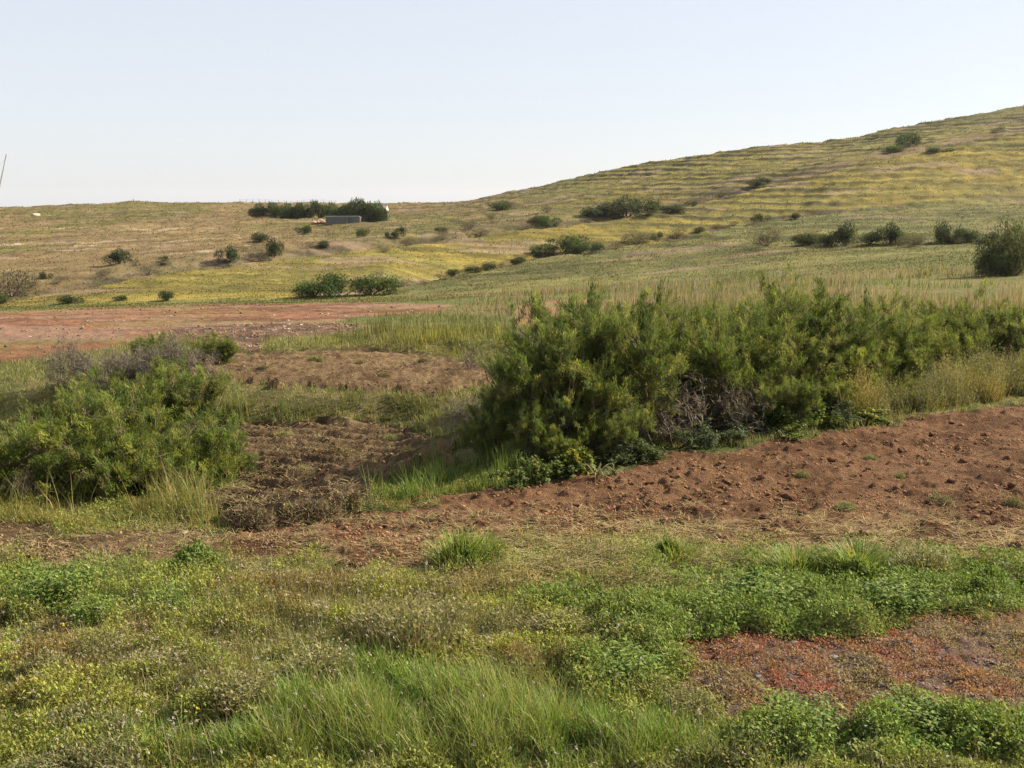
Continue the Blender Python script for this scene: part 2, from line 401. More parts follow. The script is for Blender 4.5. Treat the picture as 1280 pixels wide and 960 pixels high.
cols = np.concatenate([-np.geomspace(3, .60, 36), np.linspace(-.58, .58, 960), np.geomspace(.60, 3, 36)])
rows = np.concatenate([np.linspace(-14, 2.5, 10), np.linspace(3, 4.9, 14), 1 / np.linspace(1 / 5.0, 1 / 27.0, 760),
                       np.geomspace(27.2, 84, 330), np.linspace(84.3, 400, 640), np.geomspace(410, 2600, 20)])
GX = cols[None, :] * np.maximum(rows + 1.0, 4.0)[:, None]; GY = np.repeat(rows[:, None], len(cols), 1)
GZ = height(GX.ravel(), GY.ravel()).reshape(GX.shape)
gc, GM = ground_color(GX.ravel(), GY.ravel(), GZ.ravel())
nr, nc = GX.shape
idx = np.arange(nr * nc).reshape(nr, nc)
Fq = np.stack([idx[:-1, :-1], idx[:-1, 1:], idx[1:, 1:], idx[1:, :-1]], -1).reshape(-1, 4)
Vall = np.stack([GX.ravel(), GY.ravel(), GZ.ravel()], -1)
fy = GY.ravel()[Fq[:, 0]]
def first(m): return m[Fq[:, 0]]
reg = np.zeros(len(Fq), int)
reg[first(GM['plough'] | GM['strip'])] = 1
reg[first(GM['lower'] | GM['upper'])] = 2
reg[first(GM['red'] | GM['redsmall'] | GM['stony'])] = 3
reg[first(GM['ice'])] = 4
reg[fy > 84] = 5
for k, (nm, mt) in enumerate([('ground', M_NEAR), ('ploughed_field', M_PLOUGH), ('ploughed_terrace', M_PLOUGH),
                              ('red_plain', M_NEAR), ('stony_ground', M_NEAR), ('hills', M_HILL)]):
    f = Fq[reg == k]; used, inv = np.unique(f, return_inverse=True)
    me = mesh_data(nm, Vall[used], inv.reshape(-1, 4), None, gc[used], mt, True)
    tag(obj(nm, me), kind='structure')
del Vall, Fq, gc

# ------------------------------------------------------------------ plant generators
U3 = lambda n: rng.normal(size=(n, 3))
def nrm(v): return v / np.maximum(np.linalg.norm(v, axis=-1, keepdims=True), 1e-6)
def jitter_col(c, n, v=.25, hue=.10):
    c = np.broadcast_to(np.asarray(c, float), (n, 3))
    return c * (1 + v * rng.uniform(-1, 1, (n, 1))) * (1 + hue * rng.uniform(-1, 1, (n, 3)))
def pal(cols, n, wts=None):
    cols = np.asarray(cols, float); k = rng.choice(len(cols), n, p=None if wts is None else np.asarray(wts) / np.sum(wts)); return cols[k]

def blades(buf, P, L, W, col, lean=.25, bend=.7, nseg=3, ang=None, tip=None, jl=(.2, 1.4)):
    n = len(P)
    if n == 0: return
    L = np.broadcast_to(L, n) * 1.0; W = np.broadcast_to(W, n); lean = np.broadcast_to(lean, n) * rng.uniform(jl[0], jl[1], n); bend = np.broadcast_to(bend, n) * rng.uniform(.1, 1.5, n)
    a = rng.uniform(0, 2 * np.pi, n) if ang is None else ang
    d = np.stack([np.cos(a), np.sin(a), 0 * a], -1); tw = a + np.pi / 2 + rng.uniform(-.8, .8, n)
    wv = np.stack([np.cos(tw), np.sin(tw), 0 * tw], -1)
    p = P.copy(); rings = []; cc = []
    tipc = col * 1.0 if tip is None else tip
    for k in range(nseg + 1):
        t = k / nseg
        if k < nseg:
            ww = (W * (1 - t * .55))[:, None] * wv * .5
            rings += [p - ww, p + ww]; cc += [col * (1 - t) + tipc * t] * 2
        else: rings.append(p); cc.append(tipc)
        ph = lean + bend * t
        p = p + (L / nseg)[:, None] * (np.sin(ph)[:, None] * d + np.cos(ph)[:, None] * np.array((0, 0, 1.0)))
    m = len(rings); V = np.stack(rings, 1).reshape(-1, 3); Cc = np.stack(cc, 1).reshape(-1, 3)
    b = np.arange(n)[:, None] * m
    Q = [np.concatenate([b + 2 * k, b + 2 * k + 1, b + 2 * k + 3, b + 2 * k + 2], 1) for k in range(nseg - 1)]
    T = np.concatenate([b + m - 3, b + m - 2, b + m - 1], 1)
    buf.add(V, np.concatenate(Q) if Q else None, T, Cc)

def leaves(buf, P, D, L, W, col, droop=.3):
    """pointed leaves folded along the midrib: two quads-as-tris each"""
    n = len(P)
    if n == 0: return
    D = nrm(D); S = nrm(np.cross(D, nrm(U3(n)) * .35 + np.array((0, 0, 1.0)))); Nn = np.cross(S, D)
    L = np.broadcast_to(L, n)[:, None]; W = np.broadcast_to(W, n)[:, None]
    a = P; m1 = P + D * L * .45 + S * W * .5 + Nn * W * .15; m2 = P + D * L * .45 - S * W * .5 + Nn * W * .15
    mid = P + D * L * .5; tip = P + D * L - Nn * L * droop * .4
    V = np.stack([a, m1, tip, m2, mid], 1).reshape(-1, 3); b = np.arange(n)[:, None] * 5
    Q = np.concatenate([b, b + 1, b + 2, b + 4], 1); Q2 = np.concatenate([b, b + 4, b + 2, b + 3], 1)
    buf.add(V, np.concatenate([Q, Q2]), None, np.repeat(col, 5, 0))

def round_leaves(buf, P, Nn, R, col):
    """roundish leaf, slightly cupped hexagon"""
    n = len(P)
    if n == 0: return
    Nn = nrm(Nn); S = nrm(np.cross(Nn, U3(n))); T2 = np.cross(Nn, S); R = np.broadcast_to(R, n)[:, None]
    vs = []
    for k in range(6):
        a = k * np.pi / 3; vs.append(P + (S * np.cos(a) + T2 * np.sin(a)) * R * rng.uniform(.8, 1.1, (n, 1)) + Nn * R * (.12 if k % 2 else -.12))
    V = np.stack(vs, 1).reshape(-1, 3); b = np.arange(n)[:, None] * 6
    Q = np.concatenate([np.concatenate([b, b + 1, b + 2, b + 3], 1), np.concatenate([b, b + 3, b + 4, b + 5], 1)])
    buf.add(V, Q, None, np.repeat(col, 6, 0))

def tubes(buf, lines, col, sides=4):
    """lines: list of (pts[k,3], radii[k])"""
    for pts, rad in lines:
        pts = np.asarray(pts); k = len(pts); d = nrm(np.gradient(pts, axis=0))
        s = nrm(np.cross(d, np.array((.31, .77, .55)))); t = np.cross(d, s)
        an = np.arange(sides) * 2 * np.pi / sides
        V = (pts[:, None] + np.asarray(rad)[:, None, None] * (s[:, None] * np.cos(an)[None, :, None] + t[:, None] * np.sin(an)[None, :, None])).reshape(-1, 3)
        i = np.arange(k - 1)[:, None] * sides + np.arange(sides)[None]; j = np.arange(k - 1)[:, None] * sides + (np.arange(sides)[None] + 1) % sides
        Q = np.stack([i, j, j + sides, i + sides], -1).reshape(-1, 4)
        buf.add(V, Q, None, np.tile(np.asarray(col) * rng.uniform(.75, 1.25), (len(V), 1)))

def skeleton(nst, H, spread, lean=(0, 0), depth=3, kids=(5, 4, 4), r0=.022, up=.35, dome=True, wild=.22):
    """branching shrub frame: returns polylines and the terminal twigs (a, b)"""
    lines, twigs = [], []
    def go(p, d, L, r, lev):
        n = 5; pts = [p]; dd = d
        for i in range(n):
            dd = nrm(dd + rng.normal(size=3) * wild + np.array((0, 0, up * .25))); p = p + dd * L / n; pts.append(p)
        lines.append((np.array(pts), np.linspace(r, r * .45, n + 1)))
        if lev == depth:
            twigs.append((pts[0], pts[-1], dd)); return
        for q in range(kids[lev]):
            i = int(np.clip(1 + q * n / kids[lev] + rng.integers(0, 2), 1, n))
            nd = nrm(dd * .8 + rng.normal(size=3) * .62 + np.array((0, 0, up)))
            go(pts[i], nd, L * rng.uniform(.48, .75), r * .5, lev + 1)
    for s in range(nst):
        a = rng.uniform(0, 2 * np.pi); q = rng.uniform(.05, 1) ** .6
        p = np.array((np.cos(a) * spread * .25 * q, np.sin(a) * spread * .25 * q, -.05))
        d = nrm(np.array((np.cos(a) * spread / H * q * 1.0 + lean[0], np.sin(a) * spread / H * q * 1.0 + lean[1], 1.0)))
        go(p, d, H * rng.uniform(.42, .6) * (1.05 - .35 * q if dome else 1), r0, 0)
    return lines, twigs

BK = (.16, .12, .095); GREYB = (.25, .22, .20)
def feathery_bush(nm, H=1.9, spread=1.0, nst=9, ntw=70, greens=None, deadness=.15, lean=(-.1, 0), leafL=.055, leafW=.0085, kids=(5, 4, 4), bare=None):
    """returns (branch mesh, foliage mesh)"""
    lines, tw = skeleton(nst, H, spread, lean, 3, kids)
    greens = greens or [(.12, .16, .04), (.16, .19, .048), (.09, .13, .036), (.21, .215, .065)]
    bb, fb = Buf(), Buf(); tubes(bb, lines, BK if not bare else GREYB, 3)
    A = np.array([t[0] for t in tw]); B = np.array([t[1] for t in tw]); Dn = np.array([t[2] for t in tw])
    zmin = B[:, 2] / H
    keep = rng.uniform(size=len(A)) > deadness + (0.55 * (1 - sm(zmin, .02, .28)))
    if bare is not None: keep &= rng.uniform(size=len(A)) < (1 - bare)
    A, B, Dn = A[keep], B[keep], Dn[keep]; n = len(A)
    tc = pal(greens, n) * rng.uniform(.7, 1.3, (n, 1))
    ti = np.repeat(np.arange(n), ntw); m = len(ti)
    t = rng.uniform(.1, 1.08, m)[:, None]
    P = A[ti] * (1 - t) + B[ti] * t + rng.normal(size=(m, 3)) * .018
    D = nrm(nrm(B - A)[ti] * .9 + rng.normal(size=(m, 3)) * .5 + np.array((0, 0, .25)))
    col = jitter_col(tc[ti], m, .2, .08)
    leaves(fb, P, D, leafL * rng.uniform(.6, 1.4, m), leafW * rng.uniform(.7, 1.3, m), col)
    return bb.mesh(nm + '_branches', M_BARK), fb.mesh(nm + '_foliage', M_FEATHER)

def twiggy(nm, H, spread, nst, col=GREYB, kids=(6, 5, 4), lean=(0, 0), tips=10, wild=.3, dry=(.20, .16, .12)):
    lines, tw = skeleton(nst, H, spread, lean, 3, kids, r0=.014, up=.1, wild=wild)
    bb = Buf(); tubes(bb, lines, col, 3)
    A = np.array([t[0] for t in tw]); B = np.array([t[1] for t in tw]); ti = np.repeat(np.arange(len(A)), tips); m = len(ti)
    t = rng.uniform(0, 1, m)[:, None]; fb = Buf()
    leaves(fb, A[ti] * (1 - t) + B[ti] * t, nrm(B - A)[ti] + rng.normal(size=(m, 3)) * .7, rng.uniform(.04, .11, m), .007, jitter_col(dry, m, .4, .08))
    return bb.mesh(nm + '_branches', M_BARK), fb.mesh(nm + '_twigs', M_DRY)

def leafy_bush(nm, H, spread, nst, R=.026, greens=None, nl=16, kids=(4, 4, 3)):
    lines, tw = skeleton(nst, H, spread, (0, 0), 3, kids, r0=.01, up=.2)
    greens = greens or [(.065, .095, .028), (.09, .12, .034), (.13, .15, .045)]
    bb, fb = Buf(), Buf(); tubes(bb, lines, (.10, .12, .05), 3)
    A = np.array([t[0] for t in tw]); B = np.array([t[1] for t in tw]); ti = np.repeat(np.arange(len(A)), nl); m = len(ti)
    t = rng.uniform(0, 1.1, m)[:, None]; P = A[ti] * (1 - t) + B[ti] * t + rng.normal(size=(m, 3)) * .03
    round_leaves(fb, P, rng.normal(size=(m, 3)) * .6 + np.array((.3, -.2, 1.0)), R * rng.uniform(.5, 1.3, m), jitter_col(pal(greens, m), m, .3))
    return bb.mesh(nm + '_stems', M_BARK), fb.mesh(nm + '_leaves', M_LEAF)

def far_bush(nm, greens, n=2600, H=1.0, R=1.0, lobes=7, twig=.03, leaf=.10):
    """bush of unit size seen far off: stems plus leaf clumps over uneven lobes"""
    fb, bb = Buf(), Buf(); cs = []
    for k in range(lobes):
        a = rng.uniform(0, 2 * np.pi); q = rng.uniform(.1, .72) * R; cs.append((np.cos(a) * q, np.sin(a) * q, rng.uniform(.22, .62) * H * (1 - .3 * q), rng.uniform(.24, .42)))
    lines = [(np.array([(0, 0, -.05), (c[0] * .5, c[1] * .5, c[2] * .45), (c[0], c[1], c[2])]), [twig, twig * .6, twig * .3]) for c in cs]
    tubes(bb, lines, BK, 4)
    per = n // lobes
    for c in cs:
        d = nrm(U3(per)); r = c[3] * rng.uniform(.35, 1.12, per) ** .6 * (1 + .3 * (fbm(d[:, 0] * 3 + c[0] * 9, d[:, 1] * 3 + d[:, 2] * 3, 1, 2, 5) - .5) * 2)
        P = np.array(c[:3]) + d * r[:, None] * np.array((1.15, 1.15, .95)); P[:, 2] = np.maximum(P[:, 2], .02)
        g = np.asarray(greens[rng.integers(len(greens))]) * rng.uniform(.75, 1.25)
        leaves(fb, P, d * .5 + U3(per) * .5 + np.array((0, 0, .5)), leaf * rng.uniform(.5, 1.4, per), leaf * .45, jitter_col(g, per, .35, .1))
    return bb.mesh(nm + '_stems', M_BARK), fb.mesh(nm + '_foliage', M_FEATHER)

def put_bush(name, ms, P, rz=0, sc=1.0, label=None, cat='bush', group=None, parts=('branches', 'foliage')):
    r = empty(name, P, rz, sc); tag(r, label, cat, group)
    obj(parts[0], ms[0], r); obj(parts[1], ms[1], r); return r

# ------------------------------------------------------------------ the hedge and the near bushes
FB = [feathery_bush('tall_feathery', 1.9, 1.0, 9), feathery_bush('broad_feathery', 1.5, 1.3, 10, lean=(-.15, 0)),
      feathery_bush('open_feathery', 2.0, .8, 7, deadness=.3, lean=(.12, 0)),
      feathery_bush('bright_feathery', 1.45, 1.2, 10, greens=[(.14, .18, .036), (.19, .21, .046), (.10, .14, .034), (.16, .16, .06)], lean=(-.1, 0))]
DARKF = feathery_bush('dark_feathery', 1.7, 1.0, 9, greens=[(.085, .115, .032), (.12, .145, .038), (.15, .165, .042)])
SPRIG = feathery_bush('tall_sprig', 2.0, .35, 3, ntw=120, kids=(4, 4, 3), greens=[(.07, .10, .028), (.11, .135, .034)])
DEAD = [twiggy('dead_tangle', 1.1, 1.0, 6, col=(.14, .12, .10), kids=(4, 4, 3), tips=4), twiggy('dead_purple', 1.2, 1.5, 12, col=(.15, .125, .115), dry=(.14, .12, .095), tips=12)]
MAL = [leafy_bush('mallow', .9, .9, 7, kids=(4, 3, 3), nl=12), leafy_bush('mallow_grey', .95, .9, 7, kids=(4, 3, 3), nl=12, greens=[(.08, .105, .05), (.12, .14, .08), (.06, .085, .035)], R=.02)]
YEL = leafy_bush('yellow_leafy', .6, .5, 9, greens=[(.22, .20, .035), (.14, .17, .04), (.09, .13, .035)])

def at(px, py, back=0.0):
    p = gp(px, py); p[1] += back; p[2] = gh(p[0], p[1])[0]; return p

# px, py of the foot, metres further back, mesh, scale, label
HEDGE = [
 (612,608,1.3,FB[3],.45,'dark low bush at the left foot of the hedge above the green weeds'),
 (670,602,1.1,FB[1],.70,'dark green bush right of the hedge\'s low left end'),
 (670,600,3.6,FB[2],.6,'greyish feathery bush behind the hedge\'s low left end'),
 (700,598,1.4,FB[0],.98,'feathery bush below the two thin sprigs that stick out of the hedge'),
 (745,590,1.3,DARKF,1.1,'darkest bush of the hedge, behind the withered strap-leaved plant'),
 (800,580,1.5,FB[0],1.0,'upright feathery bush in the middle of the hedge left of the grey dead branches'),
 (845,570,2.6,FB[3],1.08,'bright green bush standing behind the grey dead branches of the hedge'),
 (885,562,1.7,FB[1],1.15,'broad feathery bush rising over the bare grey branches'),
 (940,552,1.6,FB[2],.98,'open feathery bush right of the bare grey branches'),
 (985,545,1.5,FB[0],.95,'feathery bush left of the tallest sprig at the hedge\'s right half'),
 (1030,538,1.5,FB[2],1.06,'tallest feathery bush in the right half of the hedge'),
 (1075,531,1.6,FB[3],1.05,'bright feathery bush just right of the hedge\'s tallest sprig'),
 (1120,524,1.9,FB[1],1.1,'broad bush behind the left end of the tall yellow weeds'),
 (1165,518,2.1,FB[0],.93,'feathery bush behind the middle of the tall yellow weeds'),
 (1210,511,2.4,FB[3],1.0,'green bush behind the right part of the tall yellow weeds'),
 (1262,503,2.5,DARKF,.95,'dark bush at the right edge of the photo behind tall weeds'),
 (1330,494,2.6,FB[0],.95,'feathery bush at the hedge\'s far right end, half outside the frame'),
 (1100,524,4.4,FB[2],.95,'feathery bush in the back row of the hedge on the right'),
 (900,560,4.2,FB[3],1.05,'yellow-green bush in the back row of the hedge above the dead branches'),
 (1010,540,4.4,FB[1],1.0,'low bush in the back row of the hedge beside the tallest sprig'),
 (760,590,4.0,FB[2],.95,'open bush in the back row behind the darkest bush of the hedge'),
 (705,600,.55,FB[3],.38,'low bright bush in front of the hedge near its left end'),
 (775,586,.6,FB[1],.55,'low bush in front of the darkest bush of the hedge'),
 (985,547,.6,FB[1],.6,'low bush in front of the hedge right of the dead branches'),
 (1050,535,.7,FB[3],.6,'low bright bush in front of the hedge left of the tall yellow weeds'),
]
for i, (px, py, bk, ms, sc, lb) in enumerate(HEDGE):
    put_bush('feathery_bush', ms, at(px, py, bk), i * 2.4, (sc * 1.12, sc * 1.12, sc * 1.14), lb, 'bush', 'feathery bushes of the hedge')
for px, py, bk, sc, lb in ((722,598,1.7,1.0,'thin dark sprig sticking up from the hedge, leftmost of the thin sprigs'), (788,584,1.9,1.08,'dark sprig with a flat top above the middle of the hedge'),
                       (1036,538,1.9,1.07,'tall dark sprig above the right half of the hedge')):
    put_bush('tall_sprig', SPRIG, at(px, py, bk), px, sc * 1.38, lb, 'shrub', 'sprigs above the hedge')
for i, (px, py, bk, k, sc, lb) in enumerate([
 (850,568,.8,0,1.35,'bare grey tangle of branches under the broad feathery bush'), (905,560,.85,0,1.3,'grey dead branches between leafy mallow plants at the hedge foot'),
 (945,554,.85,0,1.15,'dead twigs at the hedge foot left of the leafy dark clump'), (1065,534,.6,0,.6,'low dead twigs at the field edge left of the yellow weeds'),
 (590,470,.3,0,.7,'pale dead branches lying right of the upper ploughed terrace'), (612,560,.9,1,.75,'grey twiggy shrub at the left end of the hedge')]):
    put_bush('dead_shrub', DEAD[k], at(px, py, bk), i * 1.7, sc, lb, 'dead shrub', 'dead shrubs of the hedge', ('branches', 'twigs'))
for i, (px, py, bk, ms, sc, lb) in enumerate([
 (690,602,.25,MAL[0],.62,'dark leafy plant at the hedge foot left of the yellowish leafy plant'), (718,598,.25,YEL,.75,'yellowish leafy plant beside the withered strap-leaved plant'),
 (790,582,.3,MAL[1],.75,'grey-green leafy plant right of the withered strap-leaved plant'), (815,577,.25,MAL[0],.5,'dark leafy plant in front of the bare grey branches'),
 (872,566,.2,MAL[1],.55,'grey leafed plant climbing in the bare grey branches'), (925,557,.25,MAL[1],.55,'grey-green leafy plant right of the bare grey branches'),
 (965,550,.3,MAL[0],.85,'large dark leafy clump at the field edge'), (1005,543,.3,MAL[0],.95,'tallest dark leafy clump at the field edge'),
 (1045,536,.35,MAL[1],.7,'greyish leafy clump left of the dead twigs'), (1085,531,.3,YEL,.9,'yellow-green leafy plant where the tall yellow weeds begin'),
 (655,610,.2,MAL[0],.55,'low dark leafy plant above the narrow end of the ploughed field'), (625,615,.2,MAL[0],.45,'lowest leafy plant at the left tip of the hedge foot')]):
    put_bush('leafy_plant', ms, at(px, py, bk), i * 1.3, (sc, sc, sc * (.62 + .3 * (i % 3 == 1))), lb, 'plant', 'leafy plants along the hedge foot', ('stems', 'leaves'))

LEFT = [
 (-60,640,1.0,FB[3],1.0,'bright feathery bush cut by the left edge of the photo'), (20,640,1.1,FB[3],.82,'bright green bush at the left edge, left of the grey bare patch'),
 (75,642,1.0,FB[3],.75,'bright feathery bush in the front of the left thicket'), (130,645,1.3,FB[3],.88,'roundest bright green bush in the front of the left thicket'),
 (165,640,1.3,FB[3],.70,'bright green bush at the right front of the left thicket'), (190,625,1.5,FB[1],.60,'small feathery bush at the right end of the left thicket'),
 (60,600,2.0,FB[1],.7,'duller feathery bush in the middle of the left thicket'), (150,600,2.2,FB[1],.80,'feathery bush in front of the bare purple shrub'),
 (112,490,3.4,FB[1],.46,'green topped bush at the back of the left thicket'), (196,490,3.4,FB[1],.42,'green bush at the back right of the left thicket')]
for i, (px, py, bk, ms, sc, lb) in enumerate(LEFT):
    put_bush('feathery_bush', ms, at(px, py, bk), i * 1.9 + .5, (sc * 1.42, sc * 1.42, sc * 1.28), lb, 'bush', 'feathery bushes of the left thicket')
for i, (px, py, bk, k, sc, lb) in enumerate([(100,520,.8,1,.85,'bare purple-grey shrub at the back left of the left thicket'), (165,520,.8,1,.9,'bare purple-grey shrub at the back of the left thicket'),
     (205,525,.7,1,.75,'bare purple-grey shrub at the right back of the left thicket'), (20,635,.35,0,.5,'pale dead twigs at the foot of the left thicket')]):
    put_bush('dead_shrub', DEAD[k], at(px, py, bk), i * 2.1, sc * 1.25, lb, 'dead shrub', 'dead shrubs of the left thicket', ('branches', 'twigs'))

# withered strap-leaved plant at the hedge foot
def strap_plant():
    b = Buf(); n = 26; P = np.zeros((n, 3)) + rng.normal(size=(n, 3)) * .02
    c = jitter_col(pal([(.18, .18, .09), (.12, .14, .06), (.24, .20, .12)], n), n, .2)
    blades(b, P, rng.uniform(.25, .5, n), .035, c, .35, 1.9, 6); return b.mesh('strap_leaves', M_LEAF)
SM = strap_plant()
for px, py, sc, lb in ((748,602,.62,'withered plant with long curling strap leaves at the hedge foot'), (768,596,.4,'small withered strap-leaved plant beside the larger one'),):
    tag(obj('strap_leaved_plant', SM, None, at(px, py, .1), px), lb, 'plant').scale = (sc,) * 3

# ------------------------------------------------------------------ distant bushes
OG = [(.05, .065, .035), (.07, .08, .035), (.04, .055, .032)]; GG = [(.055, .085, .03), (.08, .105, .035), (.045, .07, .03)]; BG = [(.10, .085, .06), (.08, .075, .05), (.12, .10, .07)]
FAR = {'o': [far_bush('olive', OG), far_bush('olive_wide', OG, lobes=10)], 'g': [far_bush('green', GG), far_bush('green_wide', GG, lobes=9)], 'b': [far_bush('brown', BG, n=1200, leaf=.09), far_bush('brown_sparse', BG, n=900, leaf=.08)]}
BIGF = far_bush('big_round', [(.045, .06, .028), (.06, .075, .03), (.075, .085, .04)], n=9000, leaf=.06, lobes=12)
FARB = [  # px, foot py, width px, height px, kind, label
 (150,329,28,16,'o','round dark bush on the far bank above the dark gully bank'), (186,343,26,14,'b','low dark shrub in the gully right below the round bush'),
 (288,328,26,17,'o','dark bush left of the wider shrub pair on the gully edge'), (322,326,26,14,'b','brownish shrub between two dark bushes on the gully edge'),(342,321,22,20,'o','dark bush at the right of the shrub pair on the gully edge'),
 (326,299,26,10,'o','small dark bush on the brown slope below the tree row'), (380,290,18,10,'g','small green bush left of and below the stone ruin'),
 (455,293,15,9,'g','small bush right below the stone ruin'), (15,370,46,30,'b','large dark shrub in the gully at the left edge of the photo'), (-8,380,26,12,'g','green bush at the left edge in front of the dark gully shrub'),
 (85,377,30,9,'o','low dark bush at the left end of the yellow spur'), (209,373,20,11,'o','small dark bush above the red plain'), (150,373,16,6,'g','tiny green bush on the foot of the yellow spur'),
 (393,370,44,18,'g','left bush of the green clump at the foot of the yellow spur'), (425,370,54,25,'g','tallest bush of the green clump at the foot of the yellow spur'), (462,368,50,22,'g','right bush of the green clump at the foot of the yellow spur'),
 (503,355,32,8,'b','brown low shrub right of the green clump'), (590,338,26,9,'b','dry pale shrub in the gully between the two spurs'), (552,346,20,6,'b','tiny dry shrub left of the pale one between the spurs'),
 (625,260,36,9,'o','dark bush under the skyline where the hill begins'), (684,283,26,12,'g','green bush beyond the yellow spur'), (655,284,20,7,'b','brown shrub beyond the yellow spur'),
 (710,317,40,21,'g','tallest bush of the pair between the yellow spur and the nearer one'), (684,319,30,13,'g','left bush of the pair between the two spurs'), (742,312,24,10,'g','low right neighbour of the pair between the spurs'),
 (770,309,26,9,'b','dry shrub in the row between the two spurs'), (796,304,28,14,'b','upright shrub in the middle of the row between the spurs'), (846,297,26,14,'b','leaning shrub right of the middle of the row between the spurs'),
 (760,270,40,14,'o','left end of the dark thicket in the side gully'), (784,272,40,24,'o','tallest dark bush of the thicket in the side gully'), (812,268,36,16,'o','dark bush right of the tallest one in the side gully'), (838,262,36,8,'o','low dark bush at the right of the side gully thicket'),
 (738,268,30,10,'o','low dark bush at the far left of the side gully thicket'), (902,243,22,9,'b','brown shrub in the gully high on the hill'), (868,252,24,7,'b','small brown shrub below the gully high on the hill'),
 (945,280,30,9,'b','low brown shrub above the row of shrubs'), (895,283,18,5,'b','tiny brown shrub on the spur crest'),
 (958,307,34,21,'b','leftmost and roundest shrub in the row on the terrace bank'), (1008,306,34,13,'o','low second shrub in the row on the terrace bank'), (1034,306,24,12,'o','third shrub in the row on the terrace bank'),
 (1057,306,32,24,'o','tall dark fourth shrub in the row on the terrace bank'), (1088,305,30,14,'o','fifth shrub in the row on the terrace bank'), (1112,305,32,22,'o','sixth shrub in the row on the terrace bank, taller than its neighbours'),
 (1140,305,30,11,'b','low seventh shrub in the row on the terrace bank'), (1180,303,34,21,'o','eighth shrub in the row on the terrace bank, tall and dark'), (1208,302,30,14,'o','ninth shrub in the row on the terrace bank'),
 (1133,184,26,16,'g','dark bush high on the hill'), (1120,187,26,8,'g','low bush touching the dark one high on the hill'), (1172,187,26,5,'g','low green patch of shrub right of the dark bush high on the hill'),
 (1240,344,40,34,'o','left half of the big dark bush at the right edge'), (1266,344,64,60,'o','big round dark bush at the right edge of the photo'),
 (512,304,22,9,'b','brown shrub on the far bank behind the yellow spur'), (480,312,16,6,'b','tiny shrub at the crest of the yellow spur'), (555,297,22,8,'b','brown shrub in the gully behind the yellow spur'), (600,292,26,8,'b','dry shrub in the gully left of the hill foot'),
 (265,330,14,6,'b','tiny brown shrub on the far bank')]
for i, (px, py, wp, hp, k, lb) in enumerate(FARB):
    p = gp(px, py + (3 if hp < 12 else 1)); s = p[1] / F
    ms = FAR[k][i % 2] if hp < 30 or px < 1000 else BIGF
    put_bush('distant_bush', ms, p, i * 1.1, (wp * s * .74, wp * s * .74, hp * s * 1.3), lb, 'bush', 'bushes scattered over the hills', ('stems', 'foliage'))

# small scrub along the gullies and terrace banks
for i in range(96):
    if i < 30: px = rng.uniform(0, 700); y0 = np.interp(px, [0, 125, 281, 400, 503, 600, 700], [372, 352, 326, 312, 301, 290, 278]); py = y0 - abs(rng.normal()) * 7 - 2
    elif i < 62: px = rng.uniform(500, 1000); py = np.interp(px, [500, 620, 756, 834, 975], [362, 336, 312, 301, 275]) - abs(rng.normal()) * 3
    elif i < 88: px = rng.uniform(935, 1290); py = 303 + rng.normal() * 2.0
    elif i < 104: px = rng.uniform(820, 1280); py = np.interp(px, [820, 875, 1000, 1093, 1280], [262, 250, 219, 198, 160]) + rng.normal() * 5
    else: px = rng.uniform(420, 640); py = rng.uniform(272, 300)
    p = gp(px, py); s = p[1] / F; wp = rng.uniform(7, 20); hp = wp * rng.uniform(.3, .5)
    if 62 <= i < 88: wp *= 1.5; hp *= 1.1
    ms = FAR['b' if rng.uniform() < .55 else 'o'][i % 2]
    put_bush('scrub', ms, p, i * 1.9, (wp * s * .75, wp * s * .75, hp * s * 1.4), 'small dark scrub bush on the gully and terrace banks of the far slopes', 'scrub', 'small scrub on the far banks', ('stems', 'foliage'))

# low trees in a row beside the stone ruin
TR = [far_bush('row_tree', [(.05, .075, .028), (.08, .10, .035), (.06, .08, .035)], n=3200, leaf=.12), far_bush('row_tree_pale', [(.085, .105, .045), (.06, .08, .035)], n=3000, leaf=.12)]
trees = [(327,271,18,14),(342,271,20,15),(357,272,20,15),(371,272,20,15),(385,273,20,15),(399,273,20,17),(413,273,20,16),(427,274,20,16),(441,275,22,18),(456,277,24,22),(472,277,22,21)]
nth = ['leftmost', 'second', 'third', 'fourth', 'fifth', 'sixth', 'seventh', 'eighth', 'ninth', 'tenth and tallest', 'rightmost']
for i, (px, py, wp, hp) in enumerate(trees):
    p = gp(px, py); s = p[1] / F
    put_bush('row_tree', TR[i % 2], p, i * 1.7, (wp * s * .9, wp * s * .7, hp * s * 1.35), nth[i] + ' low dark tree from the left in the row by the stone ruin', 'tree', 'low trees in the far row', ('trunk', 'crown'))
p = gp(462, 276); p[1] += 2; s = p[1] / F
bare = twiggy('bare_tree', 1.0, .5, 6, tips=6)
o = put_bush('bare_tree', bare, p, 0, 29 * s, 'thin bare tree poking above the skyline over the row of low trees', 'tree', None, ('trunk', 'crown'))

